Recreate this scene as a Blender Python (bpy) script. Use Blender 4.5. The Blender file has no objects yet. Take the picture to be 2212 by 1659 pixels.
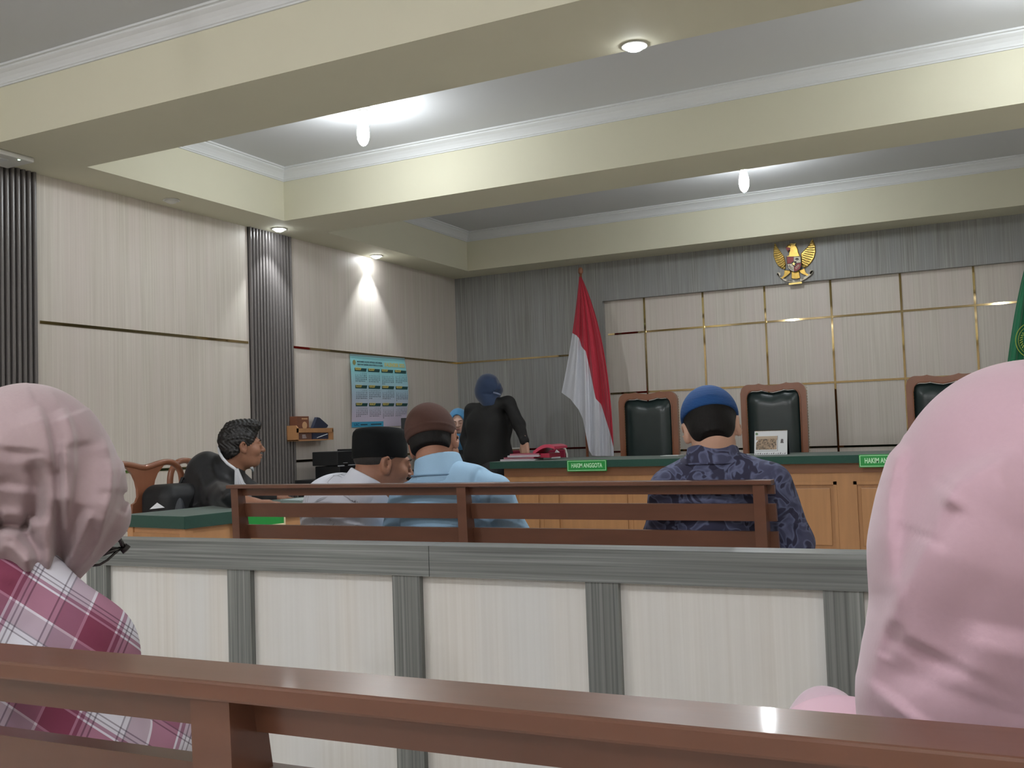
import bpy, bmesh, math, random
import numpy as np
from mathutils import Vector, Matrix
from math import radians as rd, sin, cos, pi

# ---------------------------------------------------------------- camera, world, exposure
sc = bpy.context.scene
COL = sc.collection
F = 2119.5                       # focal length in pixels of the 2212 px wide frame
YAW, PITCH, ROLL = rd(26.395), rd(2.878), rd(-1.935)
EYE = np.array([0.0, 0.0, 1.06])
_f = np.array([-sin(YAW) * cos(PITCH), cos(YAW) * cos(PITCH), sin(PITCH)])
_r = np.array([cos(YAW), sin(YAW), 0.0])
_u = np.cross(_r, _f)
RGT = _r * cos(ROLL) + _u * sin(ROLL)
UPV = -_r * sin(ROLL) + _u * cos(ROLL)
cam = bpy.data.cameras.new('camera')
cam.sensor_fit = 'HORIZONTAL'
cam.sensor_width = 36
cam.lens = F / 2212 * 36
cam.clip_start = 0.02
co = bpy.data.objects.new('camera', cam)
COL.objects.link(co)
co.matrix_world = Matrix(((RGT[0], UPV[0], -_f[0], EYE[0]), (RGT[1], UPV[1], -_f[1], EYE[1]), (RGT[2], UPV[2], -_f[2], EYE[2]), (0, 0, 0, 1)))
sc.camera = co
w = bpy.data.worlds.new('world')
sc.world = w
w.use_nodes = True
w.node_tree.nodes['Background'].inputs[0].default_value = (0.6, 0.65, 0.7, 1)
w.node_tree.nodes['Background'].inputs[1].default_value = 0.02
sc.view_settings.view_transform = 'Standard'
sc.view_settings.look = 'None'
sc.view_settings.gamma = 1
sc.view_settings.use_curve_mapping = False
sc.view_settings.exposure = 1.42
BULB = 78.0          # emission of the screw-in bulbs
DOWN = 26.0           # emission of the recessed downlights
SPOT = 13.0            # watts thrown down by a recessed downlight
REAR_FILL = 225.0           # emission of the unseen fill bulbs added over the public seats

def ray(a, b):
    return RGT * (a - 1106) / F - UPV * (b - 829.5) / F + _f
def atY(a, b, Y):
    d = ray(a, b); return EYE + d * (Y / d[1])
def atX(a, b, X):
    d = ray(a, b); return EYE + d * (X / d[0])
def atZ(a, b, Z):
    d = ray(a, b); return EYE + d * ((Z - EYE[2]) / d[2])
def atD(a, b, D):
    d = ray(a, b); return EYE + d / np.linalg.norm(d) * D

# ---------------------------------------------------------------- materials
def s2l(c):
    c = c / 255.0
    return c / 12.92 if c <= 0.04045 else ((c + 0.055) / 1.055) ** 2.4
def rgb(r, g, b):
    return (s2l(r), s2l(g), s2l(b), 1)
MATS = {}
class N:
    def __init__(s, m): s.t = m.node_tree; s.n = s.t.nodes; s.l = s.t.links
    def new(s, k, **kw):
        n = s.n.new(k)
        for a, v in kw.items(): setattr(n, a, v)
        return n
    def link(s, a, b): s.l.new(a, b)
def mat(name, col, rough=0.6, metal=0.0, spec=0.5, noise=0.0, nscale=(20, 20, 20), bump=0.0, col2=None, emit=None, estr=0.0, coat=0.0, detail=3.0, sheen=0.0, alpha=1.0, trans=0.0):
    if name in MATS: return MATS[name]
    m = bpy.data.materials.new(name); m.use_nodes = True
    g = N(m); b = g.n['Principled BSDF']
    b.inputs['Base Color'].default_value = col
    b.inputs['Roughness'].default_value = rough
    b.inputs['Metallic'].default_value = metal
    b.inputs['Specular IOR Level'].default_value = spec
    b.inputs['Coat Weight'].default_value = coat
    b.inputs['Coat Roughness'].default_value = 0.08
    b.inputs['Sheen Weight'].default_value = sheen
    if trans: b.inputs['Transmission Weight'].default_value = trans
    if emit:
        b.inputs['Emission Color'].default_value = emit
        b.inputs['Emission Strength'].default_value = estr
    if noise or bump or col2:
        tc = g.new('ShaderNodeTexCoord'); mp = g.new('ShaderNodeMapping')
        mp.inputs['Scale'].default_value = nscale
        nz = g.new('ShaderNodeTexNoise'); nz.inputs['Scale'].default_value = 1; nz.inputs['Detail'].default_value = detail
        g.link(tc.outputs['Object'], mp.inputs[0]); g.link(mp.outputs[0], nz.inputs[0])
        if noise or col2:
            r = g.new('ShaderNodeValToRGB')
            c2 = col2 or tuple(min(1, x * (1 - noise)) for x in col[:3]) + (1,)
            r.color_ramp.elements[0].position = 0.3; r.color_ramp.elements[1].position = 0.7
            r.color_ramp.elements[0].color = c2; r.color_ramp.elements[1].color = col
            g.link(nz.outputs[0], r.inputs[0]); g.link(r.outputs[0], b.inputs['Base Color'])
        if bump:
            bp = g.new('ShaderNodeBump'); bp.inputs['Strength'].default_value = bump; bp.inputs['Distance'].default_value = 0.002
            g.link(nz.outputs[0], bp.inputs['Height']); g.link(bp.outputs[0], b.inputs['Normal'])
    MATS[name] = m
    return m
def streak(name, c1, c2, c3, fine, broad, rough=0.5, spec=0.4):
    """laminate board: fine streaks over broad bands"""
    m = bpy.data.materials.new(name); m.use_nodes = True
    g = N(m); b = g.n['Principled BSDF']
    b.inputs['Roughness'].default_value = rough; b.inputs['Specular IOR Level'].default_value = spec
    tc = g.new('ShaderNodeTexCoord')
    outs = []
    for s, d in ((fine, 4.0), (broad, 2.0)):
        mp = g.new('ShaderNodeMapping'); mp.inputs['Scale'].default_value = s
        nz = g.new('ShaderNodeTexNoise'); nz.inputs['Scale'].default_value = 1; nz.inputs['Detail'].default_value = d
        g.link(tc.outputs['Object'], mp.inputs[0]); g.link(mp.outputs[0], nz.inputs[0]); outs.append(nz.outputs[0])
    r1 = g.new('ShaderNodeValToRGB'); r1.color_ramp.elements[0].position = 0.32; r1.color_ramp.elements[1].position = 0.68
    r1.color_ramp.elements[0].color = c1; r1.color_ramp.elements[1].color = c2
    r2 = g.new('ShaderNodeValToRGB'); r2.color_ramp.elements[0].position = 0.4; r2.color_ramp.elements[1].position = 0.62
    r2.color_ramp.elements[0].color = (0, 0, 0, 1); r2.color_ramp.elements[1].color = (0.55, 0.55, 0.55, 1)
    mx = g.new('ShaderNodeMix', data_type='RGBA')
    g.link(outs[0], r1.inputs[0]); g.link(outs[1], r2.inputs[0])
    g.link(r2.outputs[0], mx.inputs[0]); g.link(r1.outputs[0], mx.inputs[6]); mx.inputs[7].default_value = c3
    g.link(mx.outputs[2], b.inputs['Base Color'])
    MATS[name] = m
    return m

M_beige = streak('beige_laminate', rgb(200, 193, 182), rgb(217, 211, 201), rgb(213, 202, 196), (90, 90, 1.2), (9, 9, 0.3), 0.42)
M_grey = streak('charcoal_laminate', rgb(130, 130, 127), rgb(164, 165, 162), rgb(152, 154, 155), (110, 110, 1.6), (7, 7, 0.3), 0.42)
M_greyV = streak('ash_laminate_upright', rgb(84, 88, 86), rgb(140, 143, 139), rgb(96, 98, 95), (170, 170, 1.5), (40, 40, 0.6), 0.38)
M_greyH = streak('ash_laminate_level', rgb(84, 88, 86), rgb(138, 142, 139), rgb(96, 98, 95), (1.6, 60, 170), (0.9, 10, 40), 0.38)
M_cream = mat('cream_paint', rgb(213, 210, 188), 0.75, spec=0.2, noise=0.02, nscale=(3, 3, 3))
M_white = mat('white_paint', rgb(204, 206, 208), 0.7, spec=0.2)
M_mould = mat('moulding_white', rgb(214, 216, 216), 0.6, spec=0.3)
M_slat = mat('charcoal_slat', rgb(112, 108, 106), 0.3, spec=0.5, noise=0.12, nscale=(90, 90, 2))
M_slatd = mat('slat_groove', rgb(42, 38, 38), 0.55)
M_gold = mat('mirror_gold', rgb(160, 142, 104), 0.04, metal=1.0)
M_floor = mat('floor_tile', rgb(226, 222, 214), 0.3, noise=0.06, nscale=(3, 3, 3))
M_bench = mat('brown_bench_paint', rgb(104, 67, 50), 0.30, spec=0.5, noise=0.18, nscale=(6, 30, 30), bump=0.12, coat=0.12)
M_oak = mat('honey_wood', rgb(176, 128, 84), 0.38, noise=0.14, nscale=(28, 28, 2.2), coat=0.15)
M_oakl = mat('pale_wood', rgb(190, 140, 96), 0.4, noise=0.12, nscale=(14, 14, 3))
M_teal = mat('green_table_felt', rgb(24, 68, 56), 0.8, noise=0.12, nscale=(60, 60, 60), bump=0.1, sheen=0.2)
M_chairw = mat('carved_chair_wood', rgb(146, 94, 68), 0.3, noise=0.15, nscale=(20, 20, 4), coat=0.3)
M_leath = mat('dark_green_leather', rgb(34, 48, 48), 0.28, spec=0.55, noise=0.1, nscale=(9, 9, 9), bump=0.15)
M_brass = mat('brass', rgb(190, 160, 80), 0.25, metal=1.0)
M_black = mat('black_plastic', rgb(22, 24, 27), 0.35)
M_blackm = mat('black_matt', rgb(16, 17, 20), 0.6)
M_white_pl = mat('white_plastic', rgb(214, 214, 208), 0.4)
M_paper = mat('paper_white', rgb(226, 228, 230), 0.6)
M_skin = mat('skin_brown', rgb(164, 118, 96), 0.5, spec=0.35, noise=0.1, nscale=(18, 18, 18))
M_skin2 = mat('skin_light', rgb(196, 156, 134), 0.5, spec=0.35, noise=0.08, nscale=(18, 18, 18))
M_skin3 = mat('skin_tan', rgb(150, 106, 84), 0.5, spec=0.35, noise=0.1, nscale=(18, 18, 18))
M_hair = mat('black_hair', rgb(20, 18, 17), 0.7, spec=.25, noise=0.3, nscale=(200, 200, 30), bump=0.5)
M_glass_l = mat('bulb_glow', rgb(255, 255, 255), 0.4, emit=(0.93, 0.97, 1.0, 1), estr=BULB)
M_rear_fill = mat('rear_fill_glow', rgb(255, 255, 255), 0.4, emit=(0.97, 0.97, 1.0, 1), estr=REAR_FILL)
M_down_l = mat('downlight_glow', rgb(255, 255, 255), 0.4, emit=(0.93, 0.97, 1.0, 1), estr=DOWN)

# ---------------------------------------------------------------- mesh helpers
def tag(o, label=None, cat=None, group=None, kind=None):
    if label: o['label'] = label
    if cat: o['category'] = cat
    if group: o['group'] = group
    if kind: o['kind'] = kind
    return o
def empty(name, loc, rz=0.0, label=None, cat=None, group=None):
    o = bpy.data.objects.new(name, None); COL.objects.link(o)
    o.location = loc; o.rotation_euler = (0, 0, rz); o.empty_display_size = 0.1
    return tag(o, label, cat, group)
def wloc(p):
    v = Vector((0, 0, 0))
    while p is not None:
        v += p.location; p = p.parent
    return v
def link(name, verts, faces, m, parent=None, smooth=False, local=False, mi=None, sharp=None):
    """one mesh object; verts are world coordinates unless local"""
    me = bpy.data.meshes.new(name)
    V = np.asarray(verts, dtype=float)
    if parent is not None and not local:
        V = V - np.array(wloc(parent))
        loc = (0, 0, 0)
    elif parent is None and not local:
        c = np.array([V[:, 0].mean(), V[:, 1].mean(), V[:, 2].min()]); V = V - c; loc = tuple(c)
    else: loc = (0, 0, 0)
    me.from_pydata([tuple(v) for v in V], [], [tuple(int(i) for i in f) for f in faces])
    ms = m if isinstance(m, (list, tuple)) else [m]
    for x in ms: me.materials.append(x)
    if mi is not None: me.polygons.foreach_set('material_index', np.asarray(mi, dtype=np.int32))
    if smooth: me.polygons.foreach_set('use_smooth', [True] * len(me.polygons))
    me.update()
    if sharp is not None:
        try: me.set_sharp_from_angle(angle=rd(sharp))
        except Exception: pass
    o = bpy.data.objects.new(name, me); COL.objects.link(o); o.location = loc
    if parent is not None: o.parent = parent
    return o
def copy_tree(o, parent=None):
    c = o.copy(); COL.objects.link(c)
    if parent is not None: c.parent = parent
    for ch in list(o.children): copy_tree(ch, c)
    return c

class MB:
    """collects shapes for one mesh"""
    def __init__(s): s.v = []; s.f = []; s.m = []; s.sm = False
    def add(s, v, f, m=0):
        k = len(s.v); s.v += [tuple(map(float, x)) for x in v]; s.f += [tuple(i + k for i in q) for q in f]; s.m += [m] * len(f); return s
    def box(s, a, b, m=0, bev=0.0):
        a, b = [min(x, y) for x, y in zip(a, b)], [max(x, y) for x, y in zip(a, b)]
        if bev <= 0:
            v = [(x, y, z) for x in (a[0], b[0]) for y in (a[1], b[1]) for z in (a[2], b[2])]
            return s.add(v, [(0, 1, 3, 2), (4, 6, 7, 5), (0, 4, 5, 1), (2, 3, 7, 6), (0, 2, 6, 4), (1, 5, 7, 3)], m)
        bm = bmesh.new(); bmesh.ops.create_cube(bm, size=1)
        for v in bm.verts: v.co = Vector([(a[i] + b[i]) / 2 + v.co[i] * (b[i] - a[i]) for i in range(3)])
        bmesh.ops.bevel(bm, geom=bm.edges[:], offset=bev, segments=2, affect='EDGES', profile=0.6)
        return s.bm(bm, m)
    def bm(s, bm, m=0):
        bm.verts.ensure_lookup_table(); bm.verts.index_update()
        s.add([tuple(v.co) for v in bm.verts], [tuple(v.index for v in f.verts) for f in bm.faces], m); bm.free(); return s
    def prism(s, poly, axis, a, b, m=0):
        """poly: 2-d outline in the plane across axis, swept from a to b"""
        def P(p, t):
            return {0: (t, p[0], p[1]), 1: (p[0], t, p[1]), 2: (p[0], p[1], t)}[axis]
        n = len(poly); v = [P(p, a) for p in poly] + [P(p, b) for p in poly]
        f = [tuple(range(n - 1, -1, -1)), tuple(range(n, 2 * n))] + [(i, (i + 1) % n, (i + 1) % n + n, i + n) for i in range(n)]
        return s.add(v, f, m)
    def tube(s, pts, r, n=10, m=0, closed=False, caps=True):
        pts = [Vector(p) for p in pts]; R = r if isinstance(r, (list, tuple)) else [r] * len(pts)
        L = len(pts); v = []; prev = None
        for i, p in enumerate(pts):
            a = pts[i - 1] if (i > 0 or closed) else p; b = pts[(i + 1) % L] if (i < L - 1 or closed) else p
            t = (b - a).normalized()
            if prev is None:
                u = t.cross(Vector((0, 0, 1)));
                if u.length < 1e-3: u = t.cross(Vector((1, 0, 0)))
            else: u = prev - t * prev.dot(t)
            u.normalize(); prev = u; q = t.cross(u)
            v += [p + (u * cos(2 * pi * k / n) + q * sin(2 * pi * k / n)) * R[i] for k in range(n)]
        f = []
        for i in range(L if closed else L - 1):
            j = (i + 1) % L
            f += [(i * n + k, i * n + (k + 1) % n, j * n + (k + 1) % n, j * n + k) for k in range(n)]
        if caps and not closed: f += [tuple(range(n - 1, -1, -1)), tuple(range((L - 1) * n, L * n))]
        return s.add(v, f, m)
    def lathe(s, prof, c=(0, 0, 0), n=24, m=0, ax=2):
        """prof: (radius, height) pairs"""
        v = []
        for r, h in prof:
            for k in range(n):
                a = 2 * pi * k / n
                p = (r * cos(a), r * sin(a), h) if ax == 2 else ((r * cos(a), h, r * sin(a)) if ax == 1 else (h, r * cos(a), r * sin(a)))
                v.append((c[0] + p[0], c[1] + p[1], c[2] + p[2]))
        f = []
        for i in range(len(prof) - 1):
            f += [(i * n + k, i * n + (k + 1) % n, (i + 1) * n + (k + 1) % n, (i + 1) * n + k) for k in range(n)]
        f += [tuple(range(n - 1, -1, -1)), tuple(range((len(prof) - 1) * n, len(prof) * n))]
        return s.add(v, f, m)
    def obj(s, name, m, parent=None, smooth=False, local=False, sharp=None):
        return link(name, s.v, s.f, m, parent, smooth, local, s.m if isinstance(m, (list, tuple)) else None, sharp)

def text_mesh(txt, size, width=None):
    """letters as flat triangles in the xy plane, centred; returns verts, faces"""
    cu = bpy.data.curves.new('txt', 'FONT'); cu.body = txt; cu.size = size; cu.align_x = 'CENTER'; cu.align_y = 'CENTER'
    cu.extrude = 0; cu.resolution_u = 3; cu.offset = size * .03
    o = bpy.data.objects.new('txt', cu); COL.objects.link(o)
    dg = bpy.context.evaluated_depsgraph_get(); me = o.evaluated_get(dg).to_mesh()
    v = np.array([tuple(x.co) for x in me.vertices]); f = [tuple(p.vertices) for p in me.polygons]
    o.evaluated_get(dg).to_mesh_clear(); bpy.data.objects.remove(o); bpy.data.curves.remove(cu)
    if width and len(v): v[:, 0] *= width / (v[:, 0].max() - v[:, 0].min())
    return v, f

# ---------------------------------------------------------------- solid modelling by distance fields
def frame(h=0.0, p=0.0, r=0.0):
    """columns: right, forward, up. h = heading clockwise from +Y, p = nose down, r = tilt to own right (degrees)"""
    h, p, r = rd(h), rd(p), rd(r)
    f = np.array([sin(h), cos(h), 0]); x = np.array([cos(h), -sin(h), 0]); z = np.array([0, 0, 1.])
    f2 = f * cos(p) - z * sin(p); z2 = z * cos(p) + f * sin(p)
    x3 = x * cos(r) - z2 * sin(r); z3 = z2 * cos(r) + x * sin(r)
    return np.stack([x3, f2, z3], 1)
def viewframe(a, b):
    v = ray(a, b); v = v / np.linalg.norm(v)
    e1 = np.cross(v, UPV); e1 /= np.linalg.norm(e1); e2 = np.cross(e1, v)
    return np.stack([e1, v, e2], 1)
def pxm(a, b, D):
    """metres per pixel, horizontally and vertically, at distance D along the ray"""
    d = ray(a, b); c = 1 / np.linalg.norm(d)
    th = 1 / math.hypot(1, (a - 1106) / F)
    return D * c * th / F * 1.0, D * c / F
# primitives: dict(k=kind, k_=blend, op='+'/'-'/'&')
def ELL(c, r, R=None, k=0.02, op='+'):
    return ('e', np.array(c, float), np.array(r, float), R, k, op)
def CON(a, b, ra, rb, k=0.02, op='+', flat=None):
    return ('c', np.array(a, float), np.array(b, float), ra, rb, k, op, flat)
def BOX(c, h, r, R=None, k=0.01, op='+'):
    return ('b', np.array(c, float), np.array(h, float), r, R, k, op)
def PLN(p, n, k=0.004, op='&'):
    n = np.array(n, float); return ('p', np.array(p, float), n / np.linalg.norm(n), k, op)
def VE(a, b, D, rx, ry, rz, k=0.03, op='+'):
    """ellipsoid given by where it is seen and its half sizes in pixels, with its depth in metres"""
    mx, my = pxm(a, b, D)
    return ELL(atD(a, b, D), (rx * mx, rz, ry * my), viewframe(a, b), k, op)
def VC(p, q, k=0.03, op='+', flat=None):
    """cone between two seen points: (px, py, distance, radius px)"""
    A = atD(*p[:3]); B = atD(*q[:3])
    return CON(A, B, p[3] * pxm(*p[:3])[1], q[3] * pxm(*q[:3])[1], k, op, flat)
def one(pr, P):
    t = pr[0]
    if t == 'e':
        q = P - pr[1]
        if pr[3] is not None: q = q @ pr[3]
        r = pr[2]; a = np.sqrt(((q / r) ** 2).sum(1)); b = np.sqrt(((q / (r * r)) ** 2).sum(1)) + 1e-9
        return a * (a - 1) / b
    if t == 'c':
        a, b = pr[1], pr[2]; ab = b - a; tt = np.clip((P - a) @ ab / (ab @ ab), 0, 1)
        q = P - a - tt[:, None] * ab
        fl = pr[7]
        if fl is not None:      # flattened along a direction: (direction, factor)
            n, s_ = fl; h = q @ n; q = q + np.outer(h * (1 / s_ - 1), n)
        return np.sqrt((q * q).sum(1)) - (pr[3] + (pr[4] - pr[3]) * tt)
    if t == 'b':
        q = P - pr[1]
        if pr[4] is not None: q = q @ pr[4]
        q = np.abs(q) - (pr[2] - pr[3]); o = np.maximum(q, 0)
        return np.sqrt((o * o).sum(1)) + np.minimum(q.max(1), 0) - pr[3]
    if t == 'p':
        return (P - pr[1]) @ pr[2]
    if t == 'g':      # a nested group
        return field(pr[1], P)
def kop(pr):
    if pr[0] == 'g': return pr[2], pr[3]
    return pr[-3:-1] if pr[0] == 'c' else pr[-2:]
def smin(a, b, k):
    h = np.clip(0.5 + 0.5 * (b - a) / k, 0, 1); return b + (a - b) * h - k * h * (1 - h)
def field(prims, P):
    d = None
    for pr in prims:
        if pr[0] == 'f': d = pr[1](P, d); continue       # free displacement
        x = one(pr, P); k, op = kop(pr)
        if d is None: d = x
        elif op == '+': d = smin(d, x, k)
        elif op == '-': d = -smin(-d, x, k)
        else: d = -smin(-d, -x, k)
    return d
def bounds(prims):
    lo = np.full(3, 1e9); hi = -lo
    for pr in prims:
        if pr[0] in 'pf': continue
        if pr[0] == 'g':
            a, b = bounds(pr[1])
            if pr[3] == '+': lo = np.minimum(lo, a); hi = np.maximum(hi, b)
            continue
        if kop(pr)[1] != '+': continue
        if pr[0] == 'e': a, b, r = pr[1], pr[1], pr[2].max()
        elif pr[0] == 'c': a, b, r = pr[1], pr[2], max(pr[3], pr[4])
        else: a, b, r = pr[1], pr[1], np.linalg.norm(pr[2])
        lo = np.minimum(lo, np.minimum(a, b) - r); hi = np.maximum(hi, np.maximum(a, b) + r)
    return lo, hi
def solid(prims, h=0.006, pad=0.02):
    """surface nets over the zero set: verts, quads"""
    lo, hi = bounds(prims); lo = lo - pad; hi = hi + pad
    B = 12
    nb = np.ceil((hi - lo) / (h * B)).astype(int); n = nb * B + 1
    G = np.ones(n, np.float32)
    bi = np.stack(np.meshgrid(*[np.arange(x) for x in nb], indexing='ij'), -1).reshape(-1, 3)
    cen = lo + (bi + 0.5) * B * h
    dc = field(prims, cen)
    act = np.abs(dc) < B * h * 0.87 * 1.5 + pad
    for b_ in bi[(~act) & (dc < 0)]:
        x, y, z = b_ * B; G[x:x + B + 1, y:y + B + 1, z:z + B + 1] = -1
    A = bi[act]
    off = np.stack(np.meshgrid(*[np.arange(B + 1)] * 3, indexing='ij'), -1).reshape(-1, 3)
    for i in range(0, len(A), 200):
        blk = A[i:i + 200]
        idx = (blk[:, None, :] * B + off[None]).reshape(-1, 3)
        val = field(prims, lo + idx * h).astype(np.float32)
        G[idx[:, 0], idx[:, 1], idx[:, 2]] = val
    S = G < 0
    cnt = np.zeros(tuple(n - 1), np.int8)
    for dx in (0, 1):
        for dy in (0, 1):
            for dz in (0, 1): cnt += S[dx:n[0] - 1 + dx, dy:n[1] - 1 + dy, dz:n[2] - 1 + dz]
    cells = np.argwhere((cnt > 0) & (cnt < 8))
    ID = np.full(tuple(n - 1), -1, np.int64); ID[cells[:, 0], cells[:, 1], cells[:, 2]] = np.arange(len(cells))
    acc = np.zeros((len(cells), 3)); num = np.zeros(len(cells))
    cs = [(x, y, z) for x in (0, 1) for y in (0, 1) for z in (0, 1)]
    for a in cs:
        for ax in range(3):
            if a[ax]: continue
            b = list(a); b[ax] = 1
            va = G[cells[:, 0] + a[0], cells[:, 1] + a[1], cells[:, 2] + a[2]]; vb = G[cells[:, 0] + b[0], cells[:, 1] + b[1], cells[:, 2] + b[2]]
            m = (va < 0) != (vb < 0); t = np.zeros(len(cells)); t[m] = va[m] / (va[m] - vb[m])
            p = np.tile(np.array(a, float), (len(cells), 1)); p[:, ax] += t
            acc[m] += p[m]; num[m] += 1
    V = lo + (cells + acc / num[:, None]) * h
    faces = []
    for ax in range(3):
        u, v = [(1, 2), (2, 0), (0, 1)][ax]
        sl = [slice(0, n[0]), slice(0, n[1]), slice(0, n[2])]; s2 = list(sl)
        sl[ax] = slice(0, n[ax] - 1); s2[ax] = slice(1, n[ax])
        A_, B_ = S[tuple(sl)], S[tuple(s2)]
        e = np.argwhere(A_ != B_)
        e = e[(e[:, u] > 0) & (e[:, v] > 0) & (e[:, u] < n[u] - 1) & (e[:, v] < n[v] - 1)]
        inside = A_[e[:, 0], e[:, 1], e[:, 2]]
        def cid(du, dv):
            q = e.copy(); q[:, u] -= du; q[:, v] -= dv; return ID[q[:, 0], q[:, 1], q[:, 2]]
        q = np.stack([cid(0, 0), cid(1, 0), cid(1, 1), cid(0, 1)], 1)
        q = np.where(inside[:, None], q, q[:, ::-1])
        faces.append(q[(q >= 0).all(1)])
    Fc = np.concatenate(faces)
    # pull vertices onto the surface once
    g = np.zeros_like(V); e = h * 0.5
    d0 = field(prims, V)
    for i in range(3):
        dv = np.zeros(3); dv[i] = e; g[:, i] = (field(prims, V + dv) - field(prims, V - dv)) / (2 * e)
    gg = (g * g).sum(1) + 1e-6
    V = V - np.clip(d0 / gg, -h, h)[:, None] * g * 0.8
    return V, Fc
def blob(name, prims, m, parent=None, h=0.006, pad=0.02):
    V, Fc = solid(prims, h, pad)
    me = bpy.data.meshes.new(name)
    if parent is not None: V = V - np.array(wloc(parent)); loc = (0, 0, 0)
    else: loc = tuple(np.array([V[:, 0].mean(), V[:, 1].mean(), V[:, 2].min()])); V = V - np.array(loc)
    me.vertices.add(len(V)); me.vertices.foreach_set('co', V.astype(np.float32).ravel())
    me.loops.add(len(Fc) * 4); me.loops.foreach_set('vertex_index', Fc.astype(np.int32).ravel())
    me.polygons.add(len(Fc)); me.polygons.foreach_set('loop_start', np.arange(0, len(Fc) * 4, 4, dtype=np.int32))
    me.polygons.foreach_set('loop_total', np.full(len(Fc), 4, dtype=np.int32))
    me.polygons.foreach_set('use_smooth', [True] * len(Fc))
    me.materials.append(m); me.update(); me.validate()
    o = bpy.data.objects.new(name, me); COL.objects.link(o); o.location = loc
    if parent is not None: o.parent = parent
    return o

# ================================================================ ROOM
XL, XR, YB, YF, ZC, ZS = -5.331, 1.95, 9.40, -6.0, 3.19, 2.786
def struct(o): return tag(o, kind='structure')
m = MB(); m.box((XL - .15, YF - .1, -.1), (XR + .15, YB + .25, 0)); struct(m.obj('floor', M_floor))
COFF = [(-5.2, 3.6), (4.2, 6.06), (6.59, 9.02)]
CX0, CX1 = -4.955, 1.52
m = MB()
m.box((XL - .1, YF - .1, ZC), (XR + .1, YB + .2, ZC + .08), 1)
m.box((XL - .1, YF - .1, ZS), (CX0, YB + .2, ZC), 0); m.box((CX1, YF - .1, ZS), (XR + .1, YB + .2, ZC), 0)
for a, b in ((YF - .1, -5.2), (3.6, 4.2), (6.06, 6.59), (9.02, YB + .2)): m.box((CX0, a, ZS), (CX1, b, ZC), 0)
struct(m.obj('ceiling', [M_cream, M_white]))
prof = [(0, -.095), (.010, -.095), (.010, -.086), (.016, -.083), (.018, -.072), (.026, -.056), (.040, -.038), (.056, -.026), (.060, -.022), (.060, -.014), (.066, -.012), (.074, -.012), (.074, 0)]
for i, (a, b) in enumerate(COFF):
    rings = []
    for d, z in prof: rings.append([(CX0 + d, a + d, ZC + z), (CX1 - d, a + d, ZC + z), (CX1 - d, b - d, ZC + z), (CX0 + d, b - d, ZC + z)])
    v = [p for r in rings for p in r]
    f = [(k * 4 + j, k * 4 + (j + 1) % 4, k * 4 + 4 + (j + 1) % 4, k * 4 + 4 + j) for k in range(len(prof) - 1) for j in range(4)]
    struct(link('trim_%d' % (i + 1), v, f, M_mould, sharp=None))

m = MB(); m.box((XL - .12, YF, 0), (XL, YB + .1, ZS)); struct(m.obj('wall_left', M_beige))
m = MB(); m.box((XR, YF, 0), (XR + .12, YB + .1, ZS)); struct(m.obj('wall_right', M_beige))
m = MB(); m.box((XL, YF - .12, 0), (XR, YF, ZS)); struct(m.obj('wall_front', M_beige))
# back wall: grey board with a recessed pale field
S = 9.46 / 9.4
PX0, PX1, PZ = -3.60, .25, 2.384
m = MB()
m.box((XL, YB, 0), (PX0, YB + .06, ZS), 0); m.box((PX1, YB, 0), (XR, YB + .06, ZS), 0); m.box((PX0, YB, PZ), (PX1, YB + .06, ZS), 0)
m.box((XL, YB + .06, 0), (XR, YB + .14, ZS), 1)
struct(m.obj('wall_back', [M_grey, M_beige]))
# gilt strips
m = MB()
for z in (.837, 1.432, 2.041): m.box((PX0 + .03, YB + .054, z - .009), (PX1, YB + .06, z + .009))
for x in (-3.15, -2.55, -1.951, -1.347, -.745, -.149): m.box((x * S - .009, YB + .052, .02), (x * S + .009, YB + .06, PZ + .012))
struct(m.obj('trim_4', M_gold))
m = MB()
for z in (1.852, .887): m.box((XL, YB - .006, z - .009), (PX0 - .06, YB, z + .009))
struct(m.obj('trim_5', M_gold))
m = MB()
for z in (1.852, .888):
    for a, b in ((4.15, 6.04), (6.6, YB)): m.box((XL, a, z - .0095), (XL + .006, b, z + .0095))
struct(m.obj('trim_6', M_gold))
for i, (a, n) in enumerate(((6.055, 14), (2.99, 30))):
    m = MB(); p = .0379
    m.box((XL, a, .1), (XL + .008, a + n * p, ZS - .001), 1)
    for k in range(n):
        y = a + k * p + .006
        m.prism([(XL + .007, y), (XL + .024, y + .003), (XL + .027, y + .008), (XL + .027, y + .017), (XL + .024, y + .022), (XL + .007, y + .025)], 2, .1, ZS - .001, 0)
    struct(m.obj('trim_%d' % (7 + i), [M_slat, M_slatd]))
m = MB(); m.box((XL, 4.15, 0), (XL + .015, 6.04, .1)); m.box((XL, 6.6, 0), (XL + .015, YB, .1)); struct(m.obj('baseboard_left', M_grey))

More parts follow.
